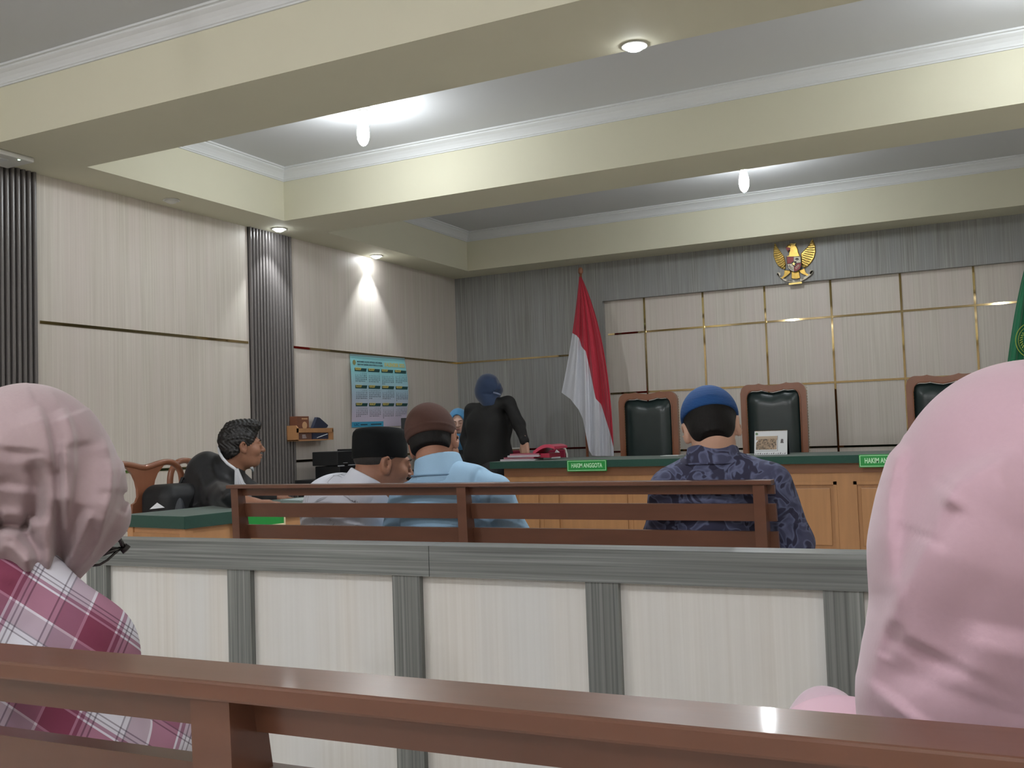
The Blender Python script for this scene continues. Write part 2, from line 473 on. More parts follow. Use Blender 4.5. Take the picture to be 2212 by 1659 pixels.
# ---------------------------------------------------------------- lamps
def bulb(x, y, label, glow=M_glass_l, R=.036):
    t = empty('light_bulb', (x, y, ZC), 0, label, 'light bulb', 'screw-in bulbs in the ceiling recesses')
    m = MB(); m.lathe([(.062, 0), (.062, -.012), (.05, -.022), (.05, -.03), (.034, -.04), (.034, -.062), (.03, -.072), (.026, -.085)], (x, y, ZC), 28); m.obj('socket', M_white_pl, t, True, sharp=40)
    g = MB(); z0 = ZC - .083
    g.lathe([(.02, 0), (.024, -.02), (R * .95, -.055), (R * 1.06, -.09), (R * 1.08, -.115), (R * .98, -.145), (R * .72, -.168), (R * .35, -.182), (.002, -.186)], (x, y, z0), 28)
    g.obj('globe', glow, t, True)
    return t
bulb(-3.545, 5.13, 'glowing screw-in bulb with its white socket showing, nearer left end of the long recess')
bulb(.42, 5.13, 'glowing bulb out past the upper right corner whose glow washes the recess')
bulb(-1.74, 7.8, 'glowing bulb half hidden by the beam, in the recess nearest the eagle emblem')
for x, y, l in ((-3.5, -.4, 'left of the two nearer the front'), (.1, -.4, 'right of the two nearer the front'), (-3.5, -3.6, 'left of the two at the rear'), (.1, -3.6, 'right of the two at the rear')):
    bulb(x, y, 'unseen bulb added for fill above the public seats, ' + l, M_rear_fill)  # out of view behind the camera, added to raise the overall fill
def down(x, y, label, on=True, size=80, k=1.0):
    t = empty('downlight', (x, y, ZS), 0, label, 'ceiling light', 'round recessed downlights in the beams')
    m = MB(); m.lathe([(.056, .0), (.060, -.002), (.058, -.006), (.050, -.007), (.046, -.003)], (x, y, ZS), 32); m.obj('rim', M_white_pl, t, True, sharp=40)
    g = MB(); g.lathe([(.045, -.002), (.042, -.010), (.034, -.018), (.020, -.024), (.003, -.026)], (x, y, ZS), 32)
    g.obj('lens', M_down_l if on else M_white_pl, t, True)
    if on:
        l = bpy.data.lights.new('downlight_beam', 'SPOT'); l.energy = SPOT * k; l.spot_size = rd(size); l.spot_blend = .6; l.shadow_soft_size = .02; l.color = (.93, .97, 1)
        o = bpy.data.objects.new('downlight_beam', l); COL.objects.link(o); o.parent = t; o.location = (0, 0, -.035)
    return t
down(-5.173, 6.259, 'lit round downlight above the dark slatted strip on the left wall')
down(-5.222, 7.72, 'lit round downlight throwing a bright fan on the wall above the poster')
down(-5.16, 5.087, 'unlit round downlight flush in the left beam between the two slatted strips', False)
p = atZ(1384, 112, ZS); down(p[0], min(p[1], 4.155), 'large-looking lit downlight at the edge of the nearest beam', True, 150, 3.0)
down(1.74, 6.26, 'unseen downlight added for fill beyond the right edge, nearer of two')  # this pair mirrors the left wall, unseen, added to fill the right side
down(1.74, 7.72, 'unseen downlight added for fill beyond the right edge, farther of two')
# wireless access point under the beam
q = atZ(30, 335, ZS)
t = empty('access_point', (q[0] - .08, q[1] - .02, ZS), 0, 'white square box with a small green lamp under the beam at top left', 'router')
m = MB(); m.box((q[0] - .19, q[1] - .13, ZS - .03), (q[0] + .05, q[1] + .1, ZS), 0, .01); m.obj('housing', M_white_pl, t)
m = MB(); m.box((q[0] - .15, q[1] - .10, ZS - .0325), (q[0] - .02, q[1] - .02, ZS - .03), 0); m.obj('cover', M_mould, t)
g = atZ(41, 345, ZS - .03); m = MB(); m.lathe([(.006, 0), (.006, -.003), (.001, -.004)], (g[0], g[1], ZS - .03), 12)
m.obj('indicator', mat('green_led', rgb(150, 255, 170), .4, emit=(.6, 1, .7, 1), estr=3), t)

# ---------------------------------------------------------------- benches
def make_bench():
    """local frame: back towards -y, seat towards +y, centre of the length at x = 0"""
    t = empty('bench', (0, 0, 0)); L = .985
    m = MB(); m.box((-L, -.012, .892), (L + .01, .038, .905), 0, .002)
    m.obj('top_rail', M_bench, t, local=True)
    def yb(z): return .022 + (.86 - z) * .17       # recline of the slats
    for z0, z1 in ((.864, .890), (.786, .836), (.706, .756), (.62, .67)):
        m = MB(); y0, y1 = yb(z1), yb(z0); e = .02
        m.add([(x, y, z) for x in (-L + .02, L + .012) for (y, z) in ((y0, z1), (y0 + .018, z1), (y1 + .018, z0), (y1, z0))],
              [(0, 1, 2, 3), (7, 6, 5, 4), (0, 4, 5, 1), (1, 5, 6, 2), (2, 6, 7, 3), (3, 7, 4, 0)])
        m.obj('back_slat', M_bench, t, local=True)
    for x in (-L + .018, -.0165, L - .043):
        m = MB()
        m.prism([(-.006, .892), (.028, .892), (yb(.42) + .012, .42), (yb(.42) + .014, 0), (.05, 0), (.012, .40)], 0, x, x + .033)
        m.obj('back_post', M_bench, t, local=True)
    for x in (-L + .018, -.0165, L - .043):
        m = MB(); m.box((x, .44, 0), (x + .033, .48, .375)); m.obj('leg', M_bench, t, local=True)
        m = MB(); m.box((x, .09, .335), (x + .033, .47, .38)); m.obj('seat_bearer', M_bench, t, local=True)
    for y in (.11, .175, .24, .305, .37, .435):
        m = MB(); m.box((-L, y, .38), (L, y + .052, .40), 0, .003); m.obj('seat_slat', M_bench, t, local=True)
    return t
b1 = make_bench(); b1.location = (-1.580, 2.79, 0); b1.rotation_euler[2] = rd(.4)
tag(b1, 'brown wooden bench with three men seated, rail scuffed pale at right end', 'bench', 'brown slatted benches')
b2 = copy_tree(b1); b2.location = (-.478, .503, 0); b2.rotation_euler[2] = rd(1.9)
tag(b2, 'glossy brown bench back running right across the bottom of the photo', 'bench', 'brown slatted benches')

# ---------------------------------------------------------------- low partition
t = empty('partition', (-1.3, 2.12, 0), rd(1.6), 'low partition of pale panels in streaky grey frames between the two benches', 'partition')
def loc_part(bl): return bl
m = MB(); m.box((-1.75, 0.0, .709), (-.002 - .0, .085, .785)); m.box((0.0, 0.0, .709), (1.9, .0855, .7852)); m.obj('top_rail', M_greyH, t, local=True)
m = MB(); m.box((-1.75, .022, 0), (1.9, .06, .709)); m.obj('panel', streak('ivory_laminate', rgb(200, 197, 190), rgb(210, 208, 202), rgb(203, 206, 206), (90, 90, 1.2), (6, 6, .3), .4), t, local=True)
for c in (-1.695, -1.15, -.610, -.073, .453, .986, 1.52):
    m = MB(); m.box((c - .040, .004, 0), (c + .040, .03, .709)); m.obj('post', M_greyV, t, local=True)
m = MB(); m.box((-1.75, .006, 0), (1.9, .024, .09)); m.obj('plinth', M_greyH, t, local=True)

# ---------------------------------------------------------------- judges' table
t = empty('judges_table', (-1.72, 7.2, 0), 0, 'long honey-coloured panelled table with a dark green top before the judges chairs', 'table')
X0, X1, Y0, Y1 = -3.69, .27, 6.98, 7.86
m = MB(); m.box((X0, Y0, .781), (X1, Y1, .836), 0, .004); m.obj('table_top', M_teal, t)
m = MB()
fx0, fx1, fy = X0 + .10, X1 - .10, Y0 + .07
m.box((fx0, fy + .012, 0), (fx1, fy + .03, .781)); m.box((fx0, fy, 0), (fx0 + .02, Y1 - .1, .781)); m.box((fx1 - .02, fy, 0), (fx1, Y1 - .1, .781))
m.obj('carcass', M_oak, t)
m = MB(); m.box((fx0, fy - .012, .715), (fx1, fy + .014, .781)); m.obj('fascia', mat('honey_wood_level', rgb(136, 90, 58), .4, noise=.14, nscale=(2.2, 28, 28), coat=.15), t)
st = [fx0, -3.20, -2.46, -1.72, -.98, -.24, fx1]
m = MB()
m.box((fx0, fy - .002, .655), (fx1, fy + .013, .715)); m.box((fx0, fy - .002, .0), (fx1, fy + .013, .17))
for i, c in enumerate(st):
    a, b = (c, c + .07) if i == 0 else ((c - .07, c) if i == len(st) - 1 else (c - .055, c + .055))
    m.box((a, fy - .001, .17), (b, fy + .013, .655))
m.obj('front_frame', M_oak, t)
for i in range(len(st) - 1):
    a = st[i] + (.07 if i == 0 else .055); b = st[i + 1] - (.07 if i == len(st) - 2 else .055)
    m = MB(); w_ = .022
    m.box((a, fy - .006, .655 - w_), (b, fy + .012, .655)); m.box((a, fy - .006, .17), (b, fy + .012, .17 + w_))
    m.box((a, fy - .006, .17), (a + w_, fy + .012, .655)); m.box((b - w_, fy - .006, .17), (b, fy + .012, .655))
    m.box((a + .045, fy + .002, .215), (b - .045, fy + .0125, .61), 0, .006)
    m.obj('raised_panel', M_oak, t)

def sign(px0, px1, pz0, pz1, y, txt, label, loc=None):
    t = empty('name_plate', ((px0 + px1) / 2, y, pz0), 0, label, 'sign', 'green name plates')
    m = MB(); m.box((px0, y - .006, pz0), (px1, y, pz1)); m.obj('plate', mat('plate_green', rgb(24, 142, 58), .45), t)
    m = MB(); b = .0035; i = .006
    for a, c in (((px0 + i, pz0 + i), (px1 - i, pz0 + i + b)), ((px0 + i, pz1 - i - b), (px1 - i, pz1 - i)), ((px0 + i, pz0 + i), (px0 + i + b, pz1 - i)), ((px1 - i - b, pz0 + i), (px1 - i, pz1 - i))):
        m.box((a[0], y - .0075, a[1]), (c[0], y - .006, c[1]))
    wm = mat('plate_letters', rgb(186, 232, 190), .5)
    m.obj('border', wm, t)
    v, f = text_mesh(txt, (pz1 - pz0) * .52, (px1 - px0) * .78)
    link('lettering', np.stack([v[:, 0] + (px0 + px1) / 2, np.full(len(v), y - .0078), v[:, 1] * 1.05 + (pz0 + pz1) / 2 + .0], 1), f, wm, t)
sign(-3.012, -2.686, .752, .838, Y0 - .001, 'HAKIM ANGGOTA', 'green HAKIM ANGGOTA plate at the left end of the long table, fully readable')
sign(-.872, -.546, .752, .838, Y0 - .001, 'HAKIM ANGGOTA', 'green HAKIM plate partly hidden by the pink headscarf on the right')

# ---------------------------------------------------------------- judges' chairs
def make_judge_chair():
    t = empty('judge_chair', (0, 0, 0)); W = .275
    def crest(x, inner=0.0):
        a = abs(x) / W
        z = 1.383 + .010 * math.exp(-abs(a - .42) / .09) - .012 * (1 - min(1, a / .42)) ** 1.2 + .004 * math.exp(-((a - .75) / .14) ** 2)
        return z
    out = []; n = 48
    for i in range(n + 1):
        x = -W + 2 * W * i / n; c = .07
        z = crest(x)
        e = W - abs(x)
        if e < c: z -= c - math.sqrt(max(0, c * c - (c - e) ** 2))
        out.append((x, z))
    o = [(W, 1.0), (W - .01, .45)]
    outer = [(-W + .01, .45), (-W, 1.0)] + out + o
    inner = []
    for x, z in outer: inner.append((x * (W - .05) / W, z - (.052 if z > 1.2 else 0)))
    y0, y1 = 0.0, .05
    m = MB(); n = len(outer)
    def rk(x, y, z): return (x, y + (z - .45) * .0, z)
    v = [rk(x, y0, z) for x, z in outer] + [rk(x, y1, z) for x, z in outer] + [rk(x, y0, z) for x, z in inner] + [rk(x, y1, z) for x, z in inner]
    # moulded lip, slightly proud of the frame, around the padding
    f = []
    for i in range(n - 1):
        f += [(i, i + 1, 2 * n + i + 1, 2 * n + i), (n + i + 1, n + i, 3 * n + i, 3 * n + i + 1), (i + 1, i, n + i, n + i + 1), (2 * n + i, 2 * n + i + 1, 3 * n + i + 1, 3 * n + i)]
    m.add(v, f); fr = m.obj('back_frame', M_chairw, t, local=True)
    m = MB(); m.tube([(x, -.004, z) for x, z in inner], .006, 6); m.obj('frame_bead', M_chairw, t, True, local=True)
    # padded panel: grid bulging forward, tacked down at the edges
    nx, nz = 26, 40; vv = []; ff = []
    for j in range(nz + 1):
        for i in range(nx + 1):
            s = i / nx; tt = j / nz; x = (-1 + 2 * s) * (W - .052)
            zt = crest(x / (W - .05) * W) - .062
            e = (W - .05) - abs(x); c = .05
            if e < c: zt -= c - math.sqrt(max(0, c * c - (c - e) ** 2))
            z = .45 + (zt - .45) * tt
            u = min(s, 1 - s) * 2; w_ = min(tt, 1 - tt) * 2
            b = (1 - (1 - min(1, u * 2.2)) ** 2) * (1 - (1 - min(1, w_ * 4)) ** 2)
            vv.append((x, .02 - .045 * b, z))
    for j in range(nz):
        for i in range(nx): k = j * (nx + 1) + i; ff.append((k, k + 1, k + nx + 2, k + nx + 1))
    link('back_cushion', vv, ff, M_leath, t, True, True)
    m = MB()
    for s in (-1, 1):
        for k in range(36):
            z = .5 + k * .024
            m.lathe([(.004, 0), (.003, -.002), (.001, -.003)], (s * (W - .056), .008, z), 6, ax=1)
            if s > 0: m.lathe([(.004, 0), (.003, .003), (.001, .004)], (s * W, .045, z), 6, ax=0)
    m.obj('upholstery_nails', M_brass, t, local=True, smooth=True)
    m = MB(); m.box((-W + .02, -.52, .40), (W - .02, .02, .50), 0, .03); m.obj('seat', M_leath, t, local=True, smooth=True)
    for s in (-1, 1):
        m = MB(); m.tube([(s * W, .01, .68), (s * (W + .03), -.15, .70), (s * (W + .02), -.35, .69), (s * (W + .03), -.44, .66)], .02, 8); m.obj('armrest', M_chairw, t, True, local=True)
        m = MB(); m.tube([(s * (W + .02), -.38, .68), (s * W, -.40, .45)], .018, 8); m.obj('arm_support', M_chairw, t, True, local=True)
        m = MB(); m.tube([(s * (W - .03), .02, .46), (s * (W - .03), .03, .2), (s * (W - .02), .07, 0)], [.025, .022, .018], 8); m.obj('leg', M_chairw, t, True, local=True)
        m = MB(); m.tube([(s * (W - .03), -.48, .42), (s * (W - .01), -.51, .2), (s * (W - .03), -.49, 0)], [.028, .022, .018], 8); m.obj('leg', M_chairw, t, True, local=True)
    return t
c = make_judge_chair(); c.location = (-2.842, 8.45, 0)
tag(c, 'tall carved judge chair beside the red and white flag', 'chair', 'high-backed judges chairs')
c2 = copy_tree(c); c2.location = (-1.722, 8.43, .02); tag(c2, 'tall carved judge chair in the middle, behind the desk calendar', 'chair', 'high-backed judges chairs')
c3 = copy_tree(c); c3.location = (-.41, 8.45, .0); tag(c3, 'tall carved judge chair on the right, mostly hidden by the pink headscarf', 'chair', 'high-backed judges chairs')
c3.location = (-.395, 8.45, .022)

# ---------------------------------------------------------------- desk calendar
t = empty('desk_calendar', (-1.53, 7.35, .836), 0, 'white tent desk calendar with a group photograph, on the judges table', 'calendar')
a0, a1, b0, b1_ = -1.652, -1.412, .838, 1.014
v = [(a0, 7.33, b0), (a1, 7.33, b0), (a1, 7.375, b1_), (a0, 7.375, b1_)]
def card(name, v, m, th=.002):
    v = [np.array(p, float) for p in v]; n = np.cross(v[1] - v[0], v[3] - v[0]); n /= np.linalg.norm(n)
    return link(name, v + [p - n * th for p in v], [(0, 1, 2, 3), (7, 6, 5, 4), (0, 4, 5, 1), (1, 5, 6, 2), (2, 6, 7, 3), (3, 7, 4, 0)], m, t)
card('front_page', v, M_paper); card('stand', [(a1, 7.425, b0), (a0, 7.425, b0), (a0, 7.379, b1_), (a1, 7.379, b1_)], M_black)
def cal(s, u, o=.0012):   # point on the page
    return (a0 + (a1 - a0) * s, 7.33 + .045 * u - o, b0 + (b1_ - b0) * u)
mp_ = bpy.data.materials.new('group_photo'); mp_.use_nodes = True; g = N(mp_); tc = g.new('ShaderNodeTexCoord'); vo = g.new('ShaderNodeTexVoronoi'); vo.inputs['Scale'].default_value = 110
r = g.new('ShaderNodeValToRGB'); r.color_ramp.elements[0].color = rgb(60, 56, 50); r.color_ramp.elements[1].color = rgb(190, 160, 130); g.link(tc.outputs['Object'], vo.inputs[0]); g.link(vo.outputs['Color'], r.inputs[0]); g.link(r.outputs[0], g.n['Principled BSDF'].inputs[0])
link('photograph', [cal(.05, .22), cal(.68, .22), cal(.68, .66), (cal(.60, .68)), cal(.14, .66), cal(.05, .50)], [(0, 1, 2, 3, 4, 5)], mp_, t)
link('photo_sky', [cal(.05, .62, .001), cal(.70, .62, .001), cal(.70, .78, .001), cal(.05, .78, .001)], [(0, 1, 2, 3)], mat('photo_wall', rgb(184, 164, 140), .5), t)
m = MB()
for s0, s1, u0, u1 in ((.05, .71, .155, .165), (.705, .715, .16, .79)): m.add([cal(s0, u0), cal(s1, u0), cal(s1, u1), cal(s0, u1)], [(0, 1, 2, 3)])
m.add([cal(.79, .48), cal(.90, .48), cal(.88, .52), cal(.88, .63), cal(.84, .66), cal(.81, .62), cal(.80, .52)], [tuple(range(7))])
for k in range(14): m.add([cal(.02 + k * .068, .03), cal(.065 + k * .068, .03), cal(.06 + k * .068, .065 + .02 * (k % 3))], [(0, 1, 2)])
m.obj('print', mat('ink_grey', rgb(96, 90, 92), .6), t)
m = MB(); m.lathe([(.010, 0), (.010, .001)], cal(.07, .88, .002), 14, ax=1); m.obj('crest', mat('crest_green', rgb(120, 150, 110), .6), t)
m = MB()
for k in range(24): m.tube([(a0 + .006 + k * .0098, 7.372, b1_ - .004), (a0 + .006 + k * .0098, 7.377, b1_ + .004), (a0 + .006 + k * .0098, 7.384, b1_ - .004)], .0012, 5)
m.obj('wire_binding', M_brass, t)

# ================================================================ FLAGS
def flag(name, label, pole_x, pole_y, edge, cols, paint, mats, flip=1):
    """cols: for each column (share 0..1, bottom px, bottom py, boundary row or None); edge: px of the outer bows"""
    t = empty(name, (pole_x, pole_y, 0), 0, label, 'flag')
    return t
def cloth(name, cols, Y, mats, parent, fold=.03, nf=5.5, rows=46):
    """cols: list of (px_top, py_top, px_mid, py_mid, px_bot, py_bot, split) outlines of hanging threads; split = share of the length where the colour changes"""
    cs = np.array(cols, float); n = 90; s = np.linspace(0, 1, n); sc_ = np.linspace(0, 1, len(cs))
    C = np.stack([np.interp(s, sc_, cs[:, k]) for k in range(7)], 1)
    v = []; f = []; mi = []
    for i in range(n):
        x0, y0, xm, ym, x1, y1, sp = C[i]
        tt = np.concatenate([np.linspace(0, sp, 24), np.linspace(sp, 1, rows - 24 + 1)[1:]])
        for t in tt:
            a = (1 - t) ** 2; b = 2 * t * (1 - t); c = t * t
            px = a * x0 + b * (2 * xm - .5 * x0 - .5 * x1) + c * x1; py = a * y0 + b * (2 * ym - .5 * y0 - .5 * y1) + c * y1
            dy = fold * min(1, t * 1.6 + .1) * (sin(nf * 2 * pi * s[i] + 1.3) + .35 * sin(nf * 4.7 * pi * s[i] + t * 2))
            v.append(atY(px, py, Y + dy))
    R = rows
    for i in range(n - 1):
        for j in range(R - 1):
            k = i * R + j; f.append((k, k + 1, k + R + 1, k + R)); mi.append(0 if j < 23 else 1)
    return link(name, v, f, mats, parent, True, mi=mi)
fr = mat('flag_red', rgb(186, 34, 58), .7, sheen=.3); fw = mat('flag_white', rgb(214, 216, 224), .75, sheen=.2)
top = atY(1254, 585, 8.92)
t = empty('indonesian_flag', (top[0], 8.92, 0), 0, 'red and white flag hanging from a pole left of the pale panelled field', 'flag')
m = MB(); m.tube([(top[0], 8.92, .03), (top[0], 8.92, top[2] - .03)], .014, 12); m.obj('pole', M_chairw, t, True)
m = MB(); m.lathe([(.016, -.03), (.024, -.02), (.024, .015), (.016, .03), (.003, .036)], (top[0], 8.92, top[2]), 16); m.obj('finial', M_chairw, t, True)
m = MB(); m.lathe([(.17, 0), (.17, .03), (.05, .06), (.03, .14)], (top[0], 8.92, 0), 24); m.obj('stand', M_chairw, t, True, sharp=35)
cloth('cloth', [(1251, 598, 1236, 722, 1213, 848, .49), (1252, 598, 1245, 727, 1232, 862, .49), (1253, 598, 1252, 735, 1250, 885, .49), (1253, 598, 1256, 745, 1259, 905, .51),
                (1254, 598, 1266, 770, 1272, 972, .47), (1254, 598, 1272, 780, 1279, 984, .53), (1255, 598, 1281, 782, 1290, 985, .70),
                (1255, 598, 1290, 782, 1302, 985, .73), (1256, 598, 1297, 778, 1313, 985, .83), (1256, 598, 1302, 770, 1320, 985, .90), (1256, 598, 1305, 762, 1326, 985, .965)],
      8.86, [fr, fw], t, .022, 4.2)
V_ = [(1262, 885), (1264, 985), (1285, 986), (1284, 965), (1272, 930)]
gf = mat('flag_green', rgb(16, 118, 78), .7, sheen=.3)
top = (.36, 8.92, 2.62)
t = empty('court_flag', (.36, 8.92, 0), 0, 'green court flag with a gold ring, cut by the right edge of the photo', 'flag')
m = MB(); m.tube([(.36, 8.92, .03), (.36, 8.92, 2.6)], .014, 12); m.obj('pole', M_chairw, t, True)
m = MB(); m.lathe([(.016, -.03), (.024, -.02), (.024, .015), (.016, .03), (.003, .036)], top, 16); m.obj('finial', M_chairw, t, True)
m = MB(); m.lathe([(.17, 0), (.17, .03), (.05, .06), (.03, .14)], (.36, 8.92, 0), 24); m.obj('stand', M_chairw, t, True, sharp=35)
def pj(p):
    d = np.array(p) - EYE; z = d @ _f; return 1106 + F * (d @ RGT) / z, 829.5 - F * (d @ UPV) / z
tx, ty = pj((.36, 8.92, 2.58)); bx, by = pj((.36, 8.92, .8))
cloth('cloth', [(tx - 2, ty, 2199, 640, 2168, 860, .5), (tx - 1, ty, 2210, 650, 2185, 885, .5), (tx, ty, 2222, 660, 2205, 910, .5), (tx, ty, 2234, 680, 2222, 930, .5), (tx + 1, ty, 2248, 690, 2245, 960, .5), (tx + 1, ty, tx + 12, 700, bx + 12, 975, .5), (tx + 2, ty, tx + 40, 700, bx + 60, 960, .5)],
      8.86, [gf, gf], t, .022, 4.2)
m = MB(); rc = atY(2232, 735, 8.80)
for R_, r_ in ((.125, .0035), (.105, .002)):
    m.tube([(rc[0] + R_ * cos(a), rc[1] - .004, rc[2] + R_ * 1.15 * sin(a)) for a in np.linspace(0, 2 * pi, 40, endpoint=False)], r_, 6, closed=True)
for k in range(5):
    a = pi / 2 + k * 2 * pi / 5; m.tube([(rc[0], rc[1] - .004, rc[2]), (rc[0] + .05 * cos(a), rc[1] - .004, rc[2] + .05 * sin(a))], .006, 5)
for k in range(9):
    a = pi * .75 + k * .2; m.tube([(rc[0] + .075 * cos(a), rc[1] - .004, rc[2] + .085 * sin(a)), (rc[0] + .095 * cos(a + .15), rc[1] - .004, rc[2] + .105 * sin(a + .15))], .004, 5)
m.obj('crest', mat('crest_gold', rgb(170, 190, 80), .5), t)

# ================================================================ EAGLE EMBLEM
goldp = mat('gilded_paint', rgb(196, 160, 74), .32, metal=.55, noise=.25, nscale=(40, 40, 40), bump=.2)
goldl = mat('gilded_light', rgb(226, 200, 120), .3, metal=.5)
dk = mat('emblem_black', rgb(24, 22, 22), .5); rdm = mat('emblem_red', rgb(150, 34, 38), .45); wh = mat('emblem_white', rgb(228, 218, 196), .5)
c0 = atY(1715, 565, YB)
t = empty('eagle_emblem', (c0[0], YB, c0[2] - .2), 0, 'gilded eagle emblem with shield and ribbon high on the grey wall', 'emblem')
def eb(u, v, o=.02): return atY(1630 + u * .0904, 490 + v * .0904, YB - o)
def relief(name, polys, o0, o1, m, th=None, bev=.35):
    """extruded outline with a rounded-down rim"""
    M = MB()
    for poly in polys:
        n = len(poly); c = np.mean(poly, 0)
        inn = [tuple(c + (np.array(p) - c) * (1 - bev * .3)) for p in poly]
        v = [eb(*p, o0) for p in poly] + [eb(*p, o0 + (o1 - o0) * .6) for p in poly] + [eb(*p, o1) for p in inn]
        f = [(i, (i + 1) % n, n + (i + 1) % n, n + i) for i in range(n)] + [(n + i, n + (i + 1) % n, 2 * n + (i + 1) % n, 2 * n + i) for i in range(n)] + [tuple(range(2 * n, 3 * n))]
        M.add(v, f)
    return M.obj(name, m, t)
LW = [(480, 385), (452, 560), (455, 700), (500, 830), (560, 930), (640, 990), (725, 1022), (745, 880), (700, 700), (610, 570), (530, 470)]
RW = [(1380, 285), (1450, 450), (1458, 600), (1420, 740), (1350, 860), (1260, 950), (1180, 985), (1118, 900), (1105, 640), (1240, 500), (1330, 400)]
relief('wing', [LW], 0, .022, goldp); relief('wing', [RW], 0, .022, goldp)
def lerp(a, b, s): return (a[0] + (b[0] - a[0]) * s, a[1] + (b[1] - a[1]) * s)
def alongp(P, s):
    d = [math.dist(P[i], P[i + 1]) for i in range(len(P) - 1)]; L = sum(d) * s
    for i, x in enumerate(d):
        if L <= x or i == len(d) - 1: return lerp(P[i], P[i + 1], L / x)
        L -= x
M = MB()
for outer, inner in ((LW[:7], [(500, 430), (620, 600), (700, 740), (740, 980)]), (RW[:7], [(1360, 340), (1240, 520), (1130, 680), (1130, 960)])):
    for k in range(13):
        a = alongp(outer, .03 + k * .078); b = alongp(inner, .05 + k * .075)
        M.tube([eb(*a, .012), eb(*lerp(a, b, .25), .028), eb(*lerp(a, b, .6), .030), eb(*b, .024)], [.003, .0065, .007, .004], 6)
o = M.obj('feathers', goldl, t, True)
relief('body', [[(760, 470), (800, 432), (860, 405), (940, 412), (990, 440), (1032, 520), (1045, 600), (1088, 700), (1100, 900), (1080, 1060), (880, 1070), (770, 900), (760, 705), (815, 690), (828, 600), (850, 560), (800, 500)]], 0, .035, goldp)
relief('beak', [[(742, 505), (770, 478), (860, 500), (850, 545), (800, 560), (812, 600), (780, 585), (765, 540)]], .01, .04, rdm)
relief('eye', [[(840, 448), (870, 445), (868, 465), (842, 468)]], .034, .038, dk)
relief('crest', [[(820, 420), (870, 395), (930, 400), (1000, 385), (975, 430), (900, 425)]], .01, .036, goldl)
relief('tail', [[(880, 1060), (1060, 1050), (1095, 1225), (1000, 1250), (880, 1240)]], 0, .02, goldp)
relief('leg', [[(720, 1030), (850, 1040), (860, 1090), (760, 1180), (660, 1250), (620, 1235), (700, 1150)]], .005, .03, goldp)
relief('leg', [[(1075, 1040), (1190, 990), (1220, 1090), (1310, 1150), (1260, 1180), (1150, 1130), (1080, 1090)]], .005, .03, goldp)
sh = [(765, 712), (1108, 700), (1118, 920), (1085, 1010), (1020, 1058), (950, 1082), (870, 1050), (805, 990), (778, 930)]
relief('shield', [sh], .03, .046, dk, bev=0)
def flat(name, polys, o, m):
    M = MB()
    for p in polys: M.add([eb(*q, o) for q in p], [tuple(range(len(p)))])
    return M.obj(name, m, t)
flat('shield_red_fields', [[(776, 724), (930, 718), (932, 862), (782, 880)], [(945, 880), (1110, 862), (1108, 925), (1078, 1002), (1018, 1046), (950, 1068)]], .0472, rdm)
flat('shield_white_fields', [[(940, 718), (1096, 712), (1102, 850), (940, 864)], [(786, 892), (936, 880), (940, 1068), (874, 1040), (812, 984)]], .0472, wh)
flat('shield_black_field', [[(880, 850), (930, 822), (1000, 822), (1000, 900), (960, 955), (905, 930)]], .0482, dk)
flat('star', [[(935 + (48 if k % 2 == 0 else 18) * sin(k * pi / 5), 885 - (52 if k % 2 == 0 else 19) * cos(k * pi / 5)) for k in range(10)]], .0495, goldl)
flat('tree', [[(958, 785), (985, 750), (1020, 742), (1052, 760), (1064, 788), (1020, 785), (1018, 815), (1006, 815), (1004, 786)]], .048, dk)
M = MB()
for a, b in (((820, 905), (915, 990)), ((815, 935), (920, 1030))): M.tube([eb(*a, .048), eb(*lerp(lerp(a, b, .5), (a[0], b[1]), .2), .048), eb(*b, .048)], .0022, 5)
M.obj('rice_sheaf', dk, t)
M = MB(); M.tube([eb(*p, .049) for p in ((985, 1000), (975, 985), (1040, 915), (1060, 910), (1062, 930), (995, 1005))], .0022, 5, closed=True); M.obj('chain', wh, t)
up = [(560, 1100), (600, 1190), (690, 1235), (820, 1270), (950, 1278), (1080, 1258), (1200, 1190), (1310, 1120), (1350, 1030)]
lo_ = [(600, 1085), (640, 1230), (715, 1290), (830, 1318), (950, 1328), (1090, 1305), (1225, 1240), (1345, 1150), (1400, 1050)]
lo_[0] = (530, 1130)
relief('ribbon', [[up[i], up[i + 1], lo_[i + 1], lo_[i]] for i in range(8)] + [[(530, 1130), (560, 1075), (580, 1100), (610, 1090), (625, 1150), (590, 1190)], [(1310, 1120), (1330, 1020), (1355, 1050), (1400, 1045), (1385, 1100), (1350, 1140)]], .012, .028, wh, bev=0)
for tx_, cu_, cv_, wd, sl in (('BHINNEKA', 838, 1288, 150, .12), ('TUNGGAL', 1022, 1284, 140, -.18), ('IKA', 1150, 1238, 52, -.5)):
    v, f = text_mesh(tx_, 46, wd)
    link('motto', [eb(cu_ + x, cv_ - y * 1.0 + x * sl, .031) for x, y, _ in v], f, dk, t)
relief('plaque', [[(815, 1345), (1130, 1310), (1132, 1352), (818, 1388)]], .008, .024, goldl, bev=0)

